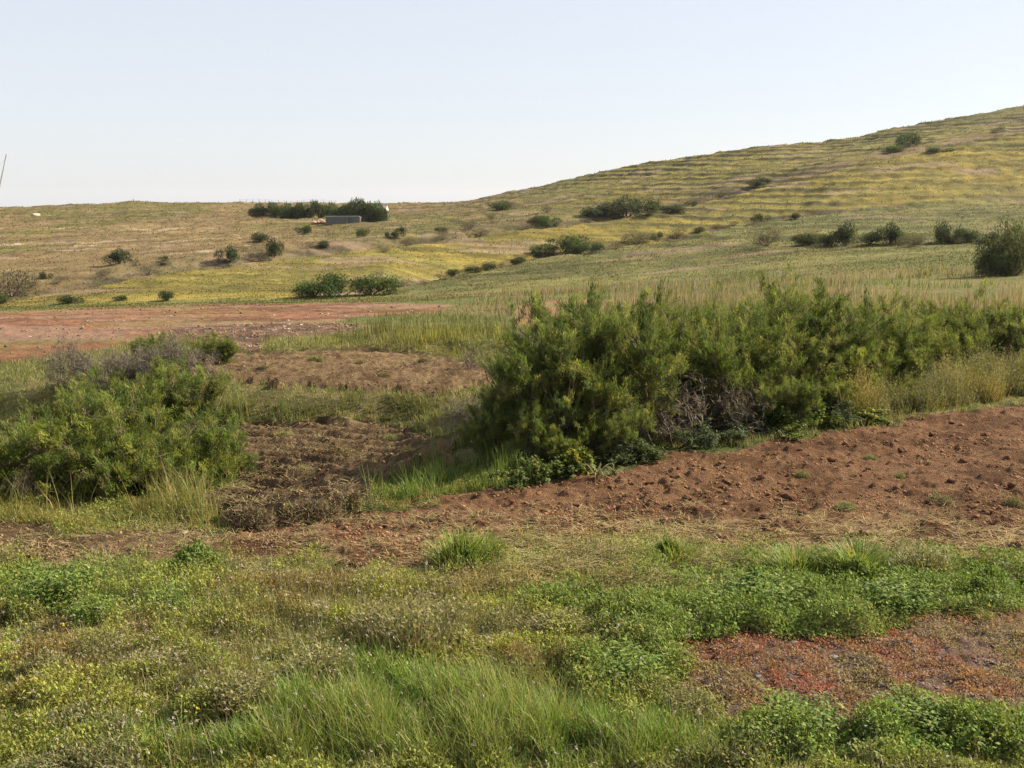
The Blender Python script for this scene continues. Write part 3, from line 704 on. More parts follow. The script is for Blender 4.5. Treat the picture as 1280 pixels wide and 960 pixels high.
# ------------------------------------------------------------------ buildings and small built things
import bmesh
def box(bm, cx, cy, cz, sx, sy, sz, jit=0, rz=0):
    r = bmesh.ops.create_cube(bm, size=1.0); c, s_ = math.cos(rz), math.sin(rz)
    for v in r['verts']:
        x, y, z = v.co.x * sx, v.co.y * sy, v.co.z * sz
        v.co = (cx + x * c - y * s_ + rng.normal() * jit, cy + x * s_ + y * c + rng.normal() * jit, cz + z + rng.normal() * jit)
def bmesh_obj(name, bm, mat, parent=None, loc=None, rz=0):
    me = bpy.data.meshes.new(name); bm.to_mesh(me); bm.free(); me.materials.append(mat)
    return obj(name, me, parent, loc, rz)
M_STONE = mat_plain('grey_rubble_stone', (.12, .12, .115), 6, .4, .9, .02)
M_CAP = mat_plain('pale_stone_cap', (.30, .30, .29), 6, .3, .9, .02)
M_WHITE = mat_plain('whitewash', (.40, .40, .38), 3, .06)
M_DARK = mat_plain('dark_opening', (.03, .03, .035), 3, .1)
M_ROOF = mat_plain('grey_roof_sheet', (.13, .14, .15), 4, .2)
M_WOOD = mat_plain('weathered_post', (.20, .17, .14), 12, .3)
# roofless stone ruin: four rubble walls with a doorway and a paler coping
p = gp(430, 279.5); s = p[1] / F; Lr = 42 * s; Hr = 9.5 * s; Dr = 3.2
r = tag(empty('stone_ruin', p), 'low roofless grey stone ruin in front of the row of low trees', 'ruin')
bm = bmesh.new(); n = 22; courses = 5
for c_ in range(courses):
    for i in range(n):
        x = (i + .5 + .5 * (c_ % 2)) / n * Lr - Lr / 2
        if x > Lr / 2 - .1: continue
        if abs(x - Lr * .19) < .45 and c_ < courses - 1: continue
        box(bm, x, -Dr / 2, Hr * (c_ + .5) / courses, Lr / n * .97, .45, Hr / courses * .95, .015)
bmesh_obj('front_wall', bm, M_STONE, r)
for sx in (-1, 1):
    bm = bmesh.new()
    for c_ in range(courses):
        for i in range(8): box(bm, sx * (Lr / 2 - .2), -Dr / 2 + .45 + (i + .3 * (c_ % 2)) * Dr / 8.5, Hr * (c_ + .5) / courses, .45, Dr / 8.5 * .96, Hr / courses * .95, .015)
    bmesh_obj('end_wall', bm, M_STONE, r)
bm = bmesh.new()
for c_ in range(courses):
    for i in range(n): box(bm, (i + .5) / n * Lr - Lr / 2, Dr / 2, Hr * (c_ + .5) / courses, Lr / n * .97, .45, Hr / courses * .95, .015)
bmesh_obj('rear_wall', bm, M_STONE, r)
bm = bmesh.new()
for i in range(14): box(bm, (i + .5) / 14 * Lr - Lr / 2, -Dr / 2, Hr + .08, Lr / 14 * .96, .55, .15, .012)
bmesh_obj('coping', bm, M_CAP, r)
# shed behind the trees: dark front, whitewashed gable catching the sun
p = gp(464, 276.5); p[1] += 3.5; p[2] = gh(p[0], p[1])[0] - .1; s = p[1] / F; Ls = 34 * s; Hs = 17 * s; Ds = 3.4
r = tag(empty('farm_shed', p, 0), 'small dark farm shed behind the low trees with a white gable edge', 'shed')
bm = bmesh.new(); box(bm, 0, -Ds / 2, Hs * .42, Ls, .3, Hs * .84); bmesh_obj('front_wall', bm, M_STONE, r)
bm = bmesh.new(); box(bm, 0, Ds / 2, Hs * .42, Ls, .3, Hs * .84); bmesh_obj('rear_wall', bm, M_STONE, r)
for sx in (-1, 1):
    bm = bmesh.new(); x = sx * (Ls / 2 + .06)
    vs = [bm.verts.new((x + dx, y, z)) for dx in (-.05, .05) for y, z in ((-Ds / 2 - .3, 0), (Ds / 2 + .3, 0), (Ds / 2 + .3, Hs * .86), (0, Hs * 1.08), (-Ds / 2 - .3, Hs * .86))]
    bm.faces.new(vs[:5][::-1]); bm.faces.new(vs[5:])
    for i in range(5): bm.faces.new((vs[i], vs[(i + 1) % 5], vs[5 + (i + 1) % 5], vs[5 + i]))
    bmesh_obj('gable_wall', bm, M_WHITE, r)
for sy in (-1, 1):
    bm = bmesh.new(); sl = math.hypot(Ds / 2, Hs * .2)
    vs = [bm.verts.new((x, y, z)) for z0 in (0, .07) for x, y, z in ((-Ls / 2 + .02, 0, Hs * 1.05 + z0), (Ls / 2 - .02, 0, Hs * 1.05 + z0), (Ls / 2 - .02, sy * (Ds / 2 + .25), Hs * .85 + z0), (-Ls / 2 + .02, sy * (Ds / 2 + .25), Hs * .85 + z0))]
    bm.faces.new(vs[:4][::-1]); bm.faces.new(vs[4:])
    for i in range(4): bm.faces.new((vs[i], vs[(i + 1) % 4], vs[4 + (i + 1) % 4], vs[4 + i]))
    bmesh_obj('roof', bm, M_ROOF, r)
bm = bmesh.new(); box(bm, Ls * .15, -Ds / 2 - .17, .8, .9, .06, 1.6); bmesh_obj('door', bm, M_DARK, r)
# pale stone shelter mouth left of the ruin
def stone_mesh(name, sd=0, sub=2, flat=.6, rough=.25):
    bm = bmesh.new(); bmesh.ops.create_icosphere(bm, subdivisions=sub, radius=1.0)
    rr = np.random.default_rng(sd); k = rr.normal(size=(7, 3)); k /= np.linalg.norm(k, axis=1)[:, None]; dd = rr.uniform(.55, .9, 7)
    for v in bm.verts:
        c = np.array(v.co)
        for a_, b_ in zip(k, dd):
            t = c @ a_
            if t > b_: c = c - a_ * (t - b_) * .9
        c *= 1 + rough * (float(fbm(np.array([c[0] * 2 + sd]), np.array([c[1] * 2 + c[2] * 2]), 1, 3, sd)[0]) - .5)
        v.co = (c[0], c[1], c[2] * flat)
    me = bpy.data.meshes.new(name); bm.to_mesh(me); bm.free(); return me
p = gp(400, 280); s = p[1] / F
r = tag(empty('stone_heap', p), 'pinkish stone heap with a dark hollow left of the stone ruin', 'stone heap')
HS = stone_mesh('heap_stone', 5); HS.materials.append(mat_plain('pink_stone', (.42, .27, .19), 4, .3))
for dx, dy, dz, q in ((-1.2, 0, .3, .8), (-.4, .1, .45, .7), (.6, .1, .45, .75), (1.3, 0, .3, .8), (.1, .3, .8, .7)):
    o = obj('stone', HS, r, (dx * s * 6, dy, dz * s * 5)); o.scale = (q * s * 6, q, q * s * 5); o.rotation_euler = (0, 0, dx)
# little cairn on the hill's skyline, and the post on the left mound
p = gp(1184, 147.5); s = p[1] / F
r = tag(empty('cairn', p), 'small grey cairn of stones on the skyline of the hill', 'cairn')
CS = stone_mesh('cairn_stone', 9); CS.materials.append(M_STONE)
for dx, dz, q in ((-2.2, .4, 1.4), (0, .5, 1.6), (2.3, .4, 1.4), (-1, 1.6, 1.2), (1, 1.7, 1.1), (0, 2.8, .9)):
    o = obj('stone', CS, r, (dx * s, 0, dz * s)); o.scale = (q * s,) * 3
bm = bmesh.new(); box(bm, 0, 0, .55, .16, .16, 1.3); box(bm, 0, 0, 1.26, .26, .26, .12)
p = gp(167, 253.5); tag(bmesh_obj('survey_post', bm, M_WOOD, None, p), 'short post on the low mound of the left skyline', 'post')
# wire fence along the skyline
fr = empty('wire_fence', gp(360, 254.2)); tag(fr, 'thin wire fence running along the left skyline above the row of low trees', 'fence')
pts = []
for px in np.arange(300, 425, 8.0):
    dx, dy, _ = ray(px, 253); Yf = 356.0; X = Yf * dx / dy; pts.append(np.array((X, Yf, gh(X, Yf)[0])) - np.array(fr.location))
bm = bmesh.new(); box(bm, 0, 0, .55, .10, .10, 1.25); me = bpy.data.meshes.new('fence_post'); bm.to_mesh(me); bm.free(); me.materials.append(M_WOOD)
for q in pts: obj('post', me, fr, q)
for hz in (.45, .8, 1.1):
    b = Buf(); tubes(b, [(np.array(pts) + np.array((0, -.06, hz)), [.012] * len(pts))], (.2, .2, .2), 3); obj('wire', b.mesh('fence_wire', M_BARK), fr)
# thin leaning mast beyond the left skyline
M_MAST = mat_plain('grey_mast_paint', (.30, .31, .33), 1, .05, .5)
dx, dy, dz = ray(8, 193); Ym = 372.0; top = np.array((Ym * dx / dy, Ym, CAMZ + Ym * dz / dy)); dirm = nrm(np.array((8.3, 0, 30.0)))
Lm = (top[2] - 3.0) / dirm[2]; foot = top - dirm * Lm; foot[2] = gh(foot[0], foot[1])[0]
r = tag(empty('leaning_mast', foot), 'thin grey leaning mast rising above the skyline at the left edge of the photo', 'mast')
pm = np.array([(0, 0, -.3)] + [tuple((top - foot) * t) for t in (.5, .93)]); b = Buf(); tubes(b, [(pm, [.34, .22, .14])], (.5,) * 3, 10); obj('pole', b.mesh('mast_pole', M_MAST, True), r)
b = Buf(); tubes(b, [(np.array([(top - foot) * t for t in (.93, 1.0)]), [.20, .17])], (.5,) * 3, 8); obj('mast_head', b.mesh('mast_head', M_MAST, True), r)
bm = bmesh.new(); box(bm, 0, 0, .15, 1.4, 1.4, .5); bmesh_obj('base_block', bm, M_STONE, r)
b = Buf(); tubes(b, [(np.array([(top - foot) * .92, (-11, 0, .0)]), [.03, .03])], (.5,) * 3, 4); obj('stay_wire', b.mesh('stay_wire', M_MAST), r)

# ------------------------------------------------------------------ scattered plants
def clump(X, Y, sc=.6, seed=200, lo=.42, hi=.6): return sm(fbm(X, Y, sc, 3, seed), lo, hi)
def pts_world(n, x0, x1, y0, y1):
    X = rng.uniform(x0, x1, n); Y = rng.uniform(y0, y1, n); return X, Y
def pts_fan(n, y0, y1, um=.60, p=1.0):
    """denser towards the camera: even per picture width"""
    q = rng.uniform((1 / y1) ** p, (1 / y0) ** p, n) ** (1 / p); Y = 1 / q; X = rng.uniform(-um, um, n) * (Y + .5); return X, Y
def place(X, Y):
    Z = height(X, Y); px, py, M = masks(X, Y, Z); return np.stack([X, Y, Z], -1), px, py, M
def pick(P, m): return P[m]
def blob(px, py, cx, cy, rx, ry): return np.exp(-((px - cx) / rx) ** 2 - ((py - cy) / ry) ** 2)

# --- foreground, 4.6 to 10 m
X, Y = pts_fan(330000, 4.5, 11.2, .60, 1.4)
P, px, py, M = place(X, Y); Z = P[:, 2]
bare_ = M['plough'] | M['ice'] | M['strip'] | M['lower']
n = len(X); rr = rng.uniform(size=n)
lush = np.clip(blob(px, py, 60, 745, 90, 42) + blob(px, py, 245, 705, 45, 22) + blob(px, py, 215, 765, 35, 16) + blob(px, py, 1010, 740, 230, 42) + blob(px, py, 880, 790, 130, 26) + blob(px, py, 1150, 735, 200, 35)
               + blob(px, py, 700, 755, 70, 14) + blob(px, py, 770, 845, 90, 32) + blob(px, py, 580, 690, 45, 30) + blob(px, py, 1100, 935, 260, 35), 0, 1)
fineg = np.clip(blob(px, py, 600, 905, 200, 55) + blob(px, py, 440, 880, 110, 60) + blob(px, py, 330, 940, 260, 30) + blob(px, py, 800, 950, 150, 30) + .6 * blob(px, py, 150, 740, 60, 50), 0, 1)
thist = np.clip(blob(px, py, 370, 770, 130, 60) + blob(px, py, 520, 770, 90, 50) + .6 * blob(px, py, 220, 860, 200, 70), 0, 1)
yell = np.clip(.45 * blob(px, py, 80, 880, 170, 90) + .7 * blob(px, py, 680, 830, 160, 60) + .5 * blob(px, py, 450, 740, 300, 60) + .6 * blob(px, py, 950, 930, 160, 40), 0, 1)
dryz = np.clip(blob(px, py, 150, 800, 90, 18) + 1.2 * blob(px, py, 720, 705, 170, 30) + .8 * blob(px, py, 480, 725, 160, 16) + .9 * blob(px, py, 900, 685, 260, 14) + .5 * blob(px, py, 620, 770, 120, 18) + blob(px, py, 880, 735, 60, 14) + blob(px, py, 315, 712, 30, 8) + blob(px, py, 180, 770, 60, 14) + .6 * blob(px, py, 1130, 690, 220, 14), 0, 1)
low = fbm(X, Y, .8, 3, 201); mid_ = fbm(X, Y, .22, 3, 205)
bg_, bd, bl = Buf(), Buf(), Buf()
free = ~bare_
# fine bright grass
m = free & (rr < .10 + .55 * fineg * (1 - dryz) * (.25 + .75 * sm(mid_, .36, .56)))
c = mix(mix((.09, .175, .03), (.14, .215, .04), sm(mid_, .4, .6)), (.22, .24, .065), sm(low, .46, .66) * .6)[m]; c = jitter_col(c, m.sum(), .3, .1)
dp = rng.uniform(size=m.sum()) < .16; c[dp] = jitter_col((.27, .24, .11), dp.sum(), .25)
blades(bg_, P[m], (.06 + .20 * fineg[m] * sm(.5 * low[m] + .5 * mid_[m], .34, .62) + .05 * low[m]) * rng.uniform(.5, 1.3, m.sum()), .0055, c, .35, .8, 3)
# mixed low weeds: small leaves on short stems
m = free & (rng.uniform(size=n) < .72 * (1 - .75 * fineg) * (1 - .45 * dryz))
k = m.sum(); hgt = (.02 + .13 * sm(mid_, .40, .64) + .03 * yell + .04 * lush)[m]
for rep in range(3):
    cg = mix(mix((.20, .225, .052), (.30, .29, .06), yell), (.14, .195, .04), np.clip(lush * 1.1, 0, 1))[m]
    cg = mix(cg, (.16, .15, .085), sm(fbm(X, Y, .35, 3, 211), .52, .68)[m] * (1 - lush[m]) * .8)
    cg = mix(cg, (.20, .115, .05), (sm(fbm(X, Y, .5, 3, 213), .58, .68) * (1 - lush))[m] * .7)
    Pk = P[m] + np.stack([rng.normal(size=k) * .02, rng.normal(size=k) * .02, rng.uniform(0, 1, k) ** .7 * hgt], -1)
    D = U3(k) * .6 + np.array((0, 0, .75))
    leaves(bl, Pk, D, rng.uniform(.016, .038, k), rng.uniform(.007, .015, k), jitter_col(cg, k, .5, .12))
# upright stems of the weeds
m2 = m & (rng.uniform(size=n) < .34 + .3 * thist)
blades(bg_, P[m2], (.06 + .10 * sm(mid_, .4, .65) + .06 * thist)[m2] * rng.uniform(.6, 1.5, m2.sum()), .004, jitter_col(mix((.14, .15, .05), (.25, .21, .11), rng.uniform(size=m2.sum())), m2.sum(), .3), .3, .4, 2)
# broad bright leaves
m = free & (rng.uniform(size=n) < .38 * sm(lush * (.3 + 1.3 * mid_), .30, .7))
k = m.sum()
for rep in range(2):
    Pk = P[m] + np.stack([rng.normal(size=k) * .03, rng.normal(size=k) * .03, rng.uniform(.02, 1, k) * (.07 + .12 * sm(mid_[m], .35, .6))], -1)
    round_leaves(bl, Pk, U3(k) * .5 + np.array((.35, -.1, .8)), rng.uniform(.006, .015, k), jitter_col(pal([(.10, .155, .034), (.13, .185, .04), (.07, .12, .03), (.18, .21, .055)], k), k, .25))
# mown straw lying about
m = (free | (M['plough'] & (rng.uniform(size=n) < .35 * sm(py, 612, 665))) | (M['strip'] & (rng.uniform(size=n) < .25))) & (rng.uniform(size=n) < .13 + .8 * dryz + .75 * (py < 712) * sm(py, 636, 660) * sm(mid_, .4, .52) * sm(px, 480, 620)) & (mid_ > .36)
k = m.sum(); Pk = P[m].copy(); Pk[:, 2] += rng.uniform(.005, .05, k)
blades(bd, Pk, rng.uniform(.06, .20, k), .005, jitter_col(pal([(.40, .33, .17), (.32, .27, .14), (.27, .25, .09), (.33, .24, .14)], k), k, .3), 1.5, .1, 2, ang=rng.normal(size=k) * .8 + rng.choice([0, np.pi], k), jl=(.92, 1.02))
obj_grass = tag(obj('grass', bg_.mesh('grass', M_GRASS)), kind='stuff', label='fine green grass growing in the foreground')
tag(obj('weeds', bl.mesh('weeds', M_LEAF)), kind='stuff', label='low yellow-green weeds covering the foreground')

# grey seed heads of dead thistles, yellow flowers, tall dry stalks
X2, Y2 = pts_fan(16000, 4.6, 9.5, .58, 1.3); P2, px2, py2, M2 = place(X2, Y2)
th2_ = np.clip(blob(px2, py2, 370, 775, 130, 60) + blob(px2, py2, 500, 790, 100, 60) + .5 * blob(px2, py2, 220, 870, 220, 80) + .4 * blob(px2, py2, 880, 860, 60, 60), 0, 1)
m = (~M2['ice']) & (~M2['plough']) & (rng.uniform(size=len(X2)) < .03 + .34 * th2_); k = m.sum(); h = rng.uniform(.10, .26, k) * (1 + .35 * blob(px2, py2, 520, 800, 90, 60)[m])
blades(bd, P2[m], h, .0055, jitter_col((.27, .235, .15), k, .3), .12, .2, 2)
bh = Buf(); top = P2[m] + np.stack([rng.normal(size=k) * .01, rng.normal(size=k) * .01, h * .97], -1)
for q in range(7): leaves(bh, top, U3(k) * .8 + np.array((0, 0, .5)), rng.uniform(.010, .022, k), .008, jitter_col(pal([(.32, .28, .25), (.26, .22, .17), (.22, .18, .13), (.38, .34, .31)], k), k, .2))
tag(obj('seed_heads', bh.mesh('seed_heads', M_DRY)), kind='stuff', label='grey dry seed heads over the weeds')
X3, Y3 = pts_fan(1500, 4.6, 9.5, .58, 1.3); P3, px3, py3, M3 = place(X3, Y3)
fl = np.clip(blob(px3, py3, 638, 815, 16, 18) * 1.5 + blob(px3, py3, 90, 850, 140, 70) * .14 + .02, 0, 1)
m = (~M3['ice']) & (~M3['plough']) & (rng.uniform(size=len(X3)) < fl); k = m.sum()
P3[:, 2] += rng.uniform(.08, .16, len(P3)); bf = Buf()
for q in range(5): leaves(bf, P3[m], U3(k) + np.array((0, 0, .6)), .016, .011, jitter_col((.55, .38, .02), k, .2))
tag(obj('yellow_flowers', bf.mesh('yellow_flowers', M_LEAF)), kind='stuff', label='small yellow flowers among the weeds')

# --- red ice plant mat on the stony patch
X, Y = pts_fan(90000, 4.6, 8.2, .75, 1.2); P, px, py, M = place(X, Y)
pa = fbm(X, Y, .28, 3, 231); cl = fbm(X, Y, .13, 2, 235)
m = M['ice'] & (rng.uniform(size=len(X)) < sm(cl * .6 + pa * .4, .34, .50)); k = m.sum(); bi = Buf()
c = mix(mix((.27, .10, .06), (.27, .15, .075), sm(pa, .45, .6)[m]), (.22, .17, .075), sm(fbm(X, Y, .4, 3, 239), .56, .70)[m])
for rep in range(3):
    leaves(bi, P[m] + np.stack([rng.normal(size=k) * .012, rng.normal(size=k) * .012, rng.uniform(0, .035, k)], -1), U3(k) * .7 + np.array((0, 0, .7)), rng.uniform(.012, .028, k), rng.uniform(.008, .014, k), jitter_col(c, k, .35, .1))
tag(obj('ice_plants', bi.mesh('ice_plants', M_LEAF)), kind='stuff', label='red and orange ice plants creeping over the stony patch')

# --- straw on the ploughed ground, and clumped dry grass on the terraces
X, Y = pts_fan(120000, 8.8, 27, .60, 1.0); P, px, py, M = place(X, Y)
cl = fbm(X, Y, .28, 3, 241); cl2 = fbm(X, Y, 1.0, 2, 245)
terr = M['lower'] | M['upper']
m = (terr & (rng.uniform(size=len(X)) < .8 * sm(cl, .42, .56))) | (M['plough'] & (rng.uniform(size=len(X)) < .30 * sm(cl, .50, .62) * (.25 + sm(py, 600, 660)))) | ((M['strip'] | M['ystrip']) & (cl > .5) & (rng.uniform(size=len(X)) < .4))
k = m.sum(); Pk = P[m].copy(); Pk[:, 2] += rng.uniform(0, .05, k)
c = jitter_col(pal([(.30, .235, .125), (.22, .175, .09), (.19, .18, .065), (.15, .115, .07)], k), k, .3)
blades(bd, Pk, rng.uniform(.05, .15, k) , .008, c, 1.42, .2, 2, jl=(.85, 1.04))
tag(obj('straw', bd.mesh('straw', M_DRY)), kind='stuff', label='mown straw and dry stalks lying on the soil and grass')

# --- tall grasses and weeds on the banks and behind the hedge foot
bt, bw = Buf(), Buf()
X, Y = pts_fan(420000, 9.2, 75, .62, 1.0); P, px, py, M = place(X, Y); n = len(X); D_ = Y
free = ~(M['plough'] | M['lower'] | M['upper'] | M['strip'] | M['stony'] | M['red'] | M['ice'] | M['redsmall'])
wpx = np.maximum(.006, Y / F * .8)
def put(m, hmin, hmax, cols, lean=.2, bend=.5, wf=1.0, buf=bt, nseg=2, v=.25):
    k = int(m.sum())
    if k: blades(buf, P[m], rng.uniform(hmin, hmax, k) * HN[m], wpx[m] * wf, jitter_col(pal(cols, k), k, v), lean, bend, nseg)
r_ = lambda: rng.uniform(size=n)
HN = .35 + .95 * sm(fbm(X, Y, .45, 3, 281), .35, .65)
YG = [(.22, .19, .06), (.16, .165, .05), (.28, .225, .10), (.12, .15, .04)]
GRN = [(.10, .14, .035), (.075, .115, .03), (.14, .165, .045)]
# bank in front of the left thicket
put(free & (py > 628) & (py < 668) & (px < 270) & (r_() < .8), .05, .14, [(.30, .25, .09), (.24, .22, .07), (.16, .17, .05)], .5, .8)
# yellow tall weeds at the foot of the left thicket
w1 = np.clip(blob(px, py, 250, 630, 45, 24) + blob(px, py, 130, 650, 150, 7) * .2 + blob(px, py, 20, 650, 80, 7) * .15, 0, 1) * .6
put(free & (r_() < w1) & (px < 310), .15, .55, YG, .45, .8, 1.0)
# grassy bank between the terraces
w2 = (free & (px < 470) & (px > 170) & (py > 506) & (py < 540)).astype(float)
put((r_() < w2 * .85), .15, .42, [(.20, .185, .06), (.15, .165, .045), (.11, .14, .04)], .2, .6)
put((r_() < blob(px, py, 350, 522, 60, 12) * 1.0) & free, .15, .4, GRN, .25, .6)
put((r_() < blob(px, py, 490, 508, 80, 12) * .8) & free, .06, .2, GRN + YG, .35, .6)
# dark reeds behind the upper terrace
put((r_() < blob(px, py, 520, 423, 80, 6) * sm(fbm(X, Y, 2.2, 3, 291), .42, .55)) & free, .25, .55, [(.10, .105, .04), (.14, .13, .055), (.08, .10, .034)], .12, .3)
put((r_() < blob(px, py, 390, 440, 80, 7) * sm(fbm(X, Y, 2.2, 3, 292), .4, .55)) & free, .12, .3, [(.22, .21, .05), (.17, .18, .045)], .2, .4)
put((r_() < blob(px, py, 265, 440, 45, 8) * 1.0) & free, .25, .5, [(.12, .14, .04), (.16, .165, .05)], .2, .4)
put((r_() < blob(px, py, 560, 432, 60, 12) * 1.2) & free, .1, .3, [(.27, .24, .05), (.22, .21, .06)], .2, .4)
# short cover everywhere on the mid ground
put(free & (py < 560) & (py > 425) & (r_() < .75), .05, .16, [(.15, .155, .05), (.11, .14, .04), (.22, .19, .085)], .5, .7)
# meadow behind the hedge
put(free & (py < 460) & (py > 372) & (px > 420) & (r_() < .2 + .5 * sm(fbm(X, Y, 1.6, 3, 321), .42, .58)), .05, .26, [(.14, .13, .05), (.10, .115, .035), (.17, .145, .07), (.08, .10, .032)], .2, .4, 1.0)
put(free & (py < 425) & (py > 378) & (px < 420) & (r_() < .3), .06, .2, [(.14, .125, .045), (.10, .11, .035)], .3, .4)
# purplish seeding grass
w3 = ((px > 560) & (py > 338) & (py < 398)).astype(float) * sm(px, 560, 760)
put((r_() < w3 * sm(fbm(X, Y, 7, 3, 251), .42, .56) * .8) & free, .3, .75, [(.235, .185, .125), (.20, .165, .10), (.26, .21, .15)], .12, .3)
put((r_() < w3 * .6 * sm(fbm(X, Y, 6, 3, 254), .45, .6)) & free, .2, .5, GRN, .2, .3)
# bright green weeds under the left end of the hedge
w4 = np.clip(blob(px, py, 560, 605, 70, 17) + blob(px, py, 610, 598, 50, 18) + blob(px, py, 500, 620, 40, 8), 0, 1)
put((r_() < w4) & free, .12, .38, [(.12, .17, .035), (.08, .13, .03), (.17, .19, .05)], .3, .7, 1.2)
# tall yellow weeds at the right foot of the hedge
tag(obj('tall_grass', bt.mesh('tall_grass', M_GRASS)), kind='stuff', label='tall grasses on the banks and behind the hedge')
n6 = 9000; px6 = rng.uniform(1040, 1420, n6); base6 = np.interp(px6, [1040, 1150, 1280, 1420], [536, 521, 501, 482])
u6 = (px6 - 640) / F; Y6 = np.array([gp(q, b)[1] for q, b in zip(np.linspace(1040, 1420, 12), np.interp(np.linspace(1040, 1420, 12), [1040, 1150, 1280, 1420], [536, 521, 501, 482]))])
Yb = np.interp(px6, np.linspace(1040, 1420, 12), Y6) + rng.uniform(0, 1.5, n6); X6 = u6 * Yb * .98
P6 = np.stack([X6, Yb, gh(X6, Yb)], -1); dens = sm(px6, 1040, 1120) * sm(fbm(X6, Yb, .5, 2, 261), .35, .5); m = rng.uniform(size=n6) < dens
k = m.sum(); hh = rng.uniform(.2, .75, k) * (.5 + .7 * sm(fbm(X6, Yb, .6, 2, 267), .35, .65)[m]); cyel = mix(pal([(.13, .15, .05), (.19, .18, .07), (.23, .19, .11)], k), (.27, .22, .08), sm(fbm(X6, Yb, .6, 2, 265), .60, .74)[m])
blades(bw, P6[m], hh, .009, jitter_col(cyel, k, .3), .35, .6, 3)
for rep in range(9): 
    t = rng.uniform(.15, 1, k); leaves(bw, P6[m] + np.stack([rng.normal(size=k) * .04, rng.normal(size=k) * .04, hh * t], -1), U3(k) + np.array((0, 0, .4)), rng.uniform(.02, .05, k), .014, jitter_col(cyel, k, .35))
tag(obj('tall_weeds', bw.mesh('tall_weeds', M_LEAF)), kind='stuff', label='tall yellow weeds at the foot of the hedge on the right')

# --- ragged tufts over the hills
X, Y = pts_fan(150000, 66, 372, .60, .9); P = np.stack([X, Y, height(X, Y)], -1)
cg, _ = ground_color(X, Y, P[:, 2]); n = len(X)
keep = rng.uniform(size=n) < .35 + .65 * sm(fbm(X, Y, 3.5, 3, 271), .42, .6); k = keep.sum(); bt2 = Buf()
sc = (Y / F)[keep]
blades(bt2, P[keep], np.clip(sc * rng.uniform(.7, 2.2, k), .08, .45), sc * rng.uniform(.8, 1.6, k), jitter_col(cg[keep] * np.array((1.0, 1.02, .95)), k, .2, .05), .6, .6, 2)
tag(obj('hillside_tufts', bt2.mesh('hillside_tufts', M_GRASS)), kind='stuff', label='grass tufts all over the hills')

# ------------------------------------------------------------------ loose crumbs and gravel
def crumbs(buf, P, R, col):
    n = len(P); R = R[:, None]; base = np.array([(1, 0, 0), (0, 1, 0), (-1, 0, 0), (0, -1, 0), (0, 0, 1), (0, 0, -1)], float)
    a = rng.uniform(0, 6.28, n); ca, sa = np.cos(a), np.sin(a); vs = []
    for b in base:
        v = np.stack([b[0] * ca - b[1] * sa, b[0] * sa + b[1] * ca, np.full(n, b[2] * .7)], -1) * R * rng.uniform(.55, 1.25, (n, 1)); vs.append(P + v + rng.normal(size=(n, 3)) * R * .12)
    V = np.stack(vs, 1).reshape(-1, 3); i = np.arange(n)[:, None] * 6
    T = np.concatenate([np.concatenate([i + p, i + q, i + r_], 1) for p, q, r_ in ((0,1,4),(1,2,4),(2,3,4),(3,0,4),(1,0,5),(2,1,5),(3,2,5),(0,3,5))])
    buf.add(V, None, T, np.repeat(col, 6, 0))
M_CR = mat_ground('crumbly_soil', ((25, .2),), ())
X, Y = pts_fan(110000, 8.5, 27, .60, 1.1); P, px, py, M = place(X, Y); n = len(X)
m = (M['plough'] | M['lower'] | M['upper'] | M['strip']) & (rng.uniform(size=n) < .15 + .75 * sm(fbm(X, Y, .5, 3, 301), .42, .6)); k = m.sum(); bc = Buf()
crumbs(bc, P[m], .006 + .026 * rng.uniform(size=k) ** 7 + .004 * rng.uniform(size=k), jitter_col(np.where((M['plough'][m])[:, None], (.185, .10, .055), (.17, .11, .062)), k, .3, .05))
tag(obj('soil_crumbs', bc.mesh('soil_crumbs', M_CR)), kind='stuff', label='loose crumbs of earth on the ploughed ground')
X, Y = pts_fan(26000, 24, 84, .64, 1.0); P, px, py, M = place(X, Y); n = len(X)
m = (M['stony'] & (rng.uniform(size=n) < .9)) | (M['red'] & (rng.uniform(size=n) < .45 * sm(fbm(X, Y, 2.5, 3, 311), .38, .6))); k = m.sum(); bc = Buf()
crumbs(bc, P[m], (.025 + .10 * rng.uniform(size=k) ** 4) * np.where(M['stony'][m], 1.1, .9) * np.clip(Y[m] / 45, .5, 1.3), jitter_col(pal([(.17, .09, .06), (.20, .12, .08), (.12, .08, .055), (.16, .14, .06), (.20, .15, .12)], k, (3, 3, 2, 3, .7)), k, .3, .05))
tag(obj('rubble', bc.mesh('rubble', M_CR)), kind='stuff', label='rubble and low dry plants strewn over the red plain')
X, Y = pts_fan(60000, 4.6, 8.6, .72, 1.1); P, px, py, M = place(X, Y); m = M['ice']; k = m.sum(); bc = Buf()
crumbs(bc, P[m], .003 + .013 * rng.uniform(size=k) ** 4, jitter_col(pal([(.17, .12, .09), (.12, .085, .065), (.24, .21, .20), (.20, .13, .10)], k), k, .25, .05))
tag(obj('gravel', bc.mesh('gravel', M_CR)), kind='stuff', label='fine gravel between the red ice plants')

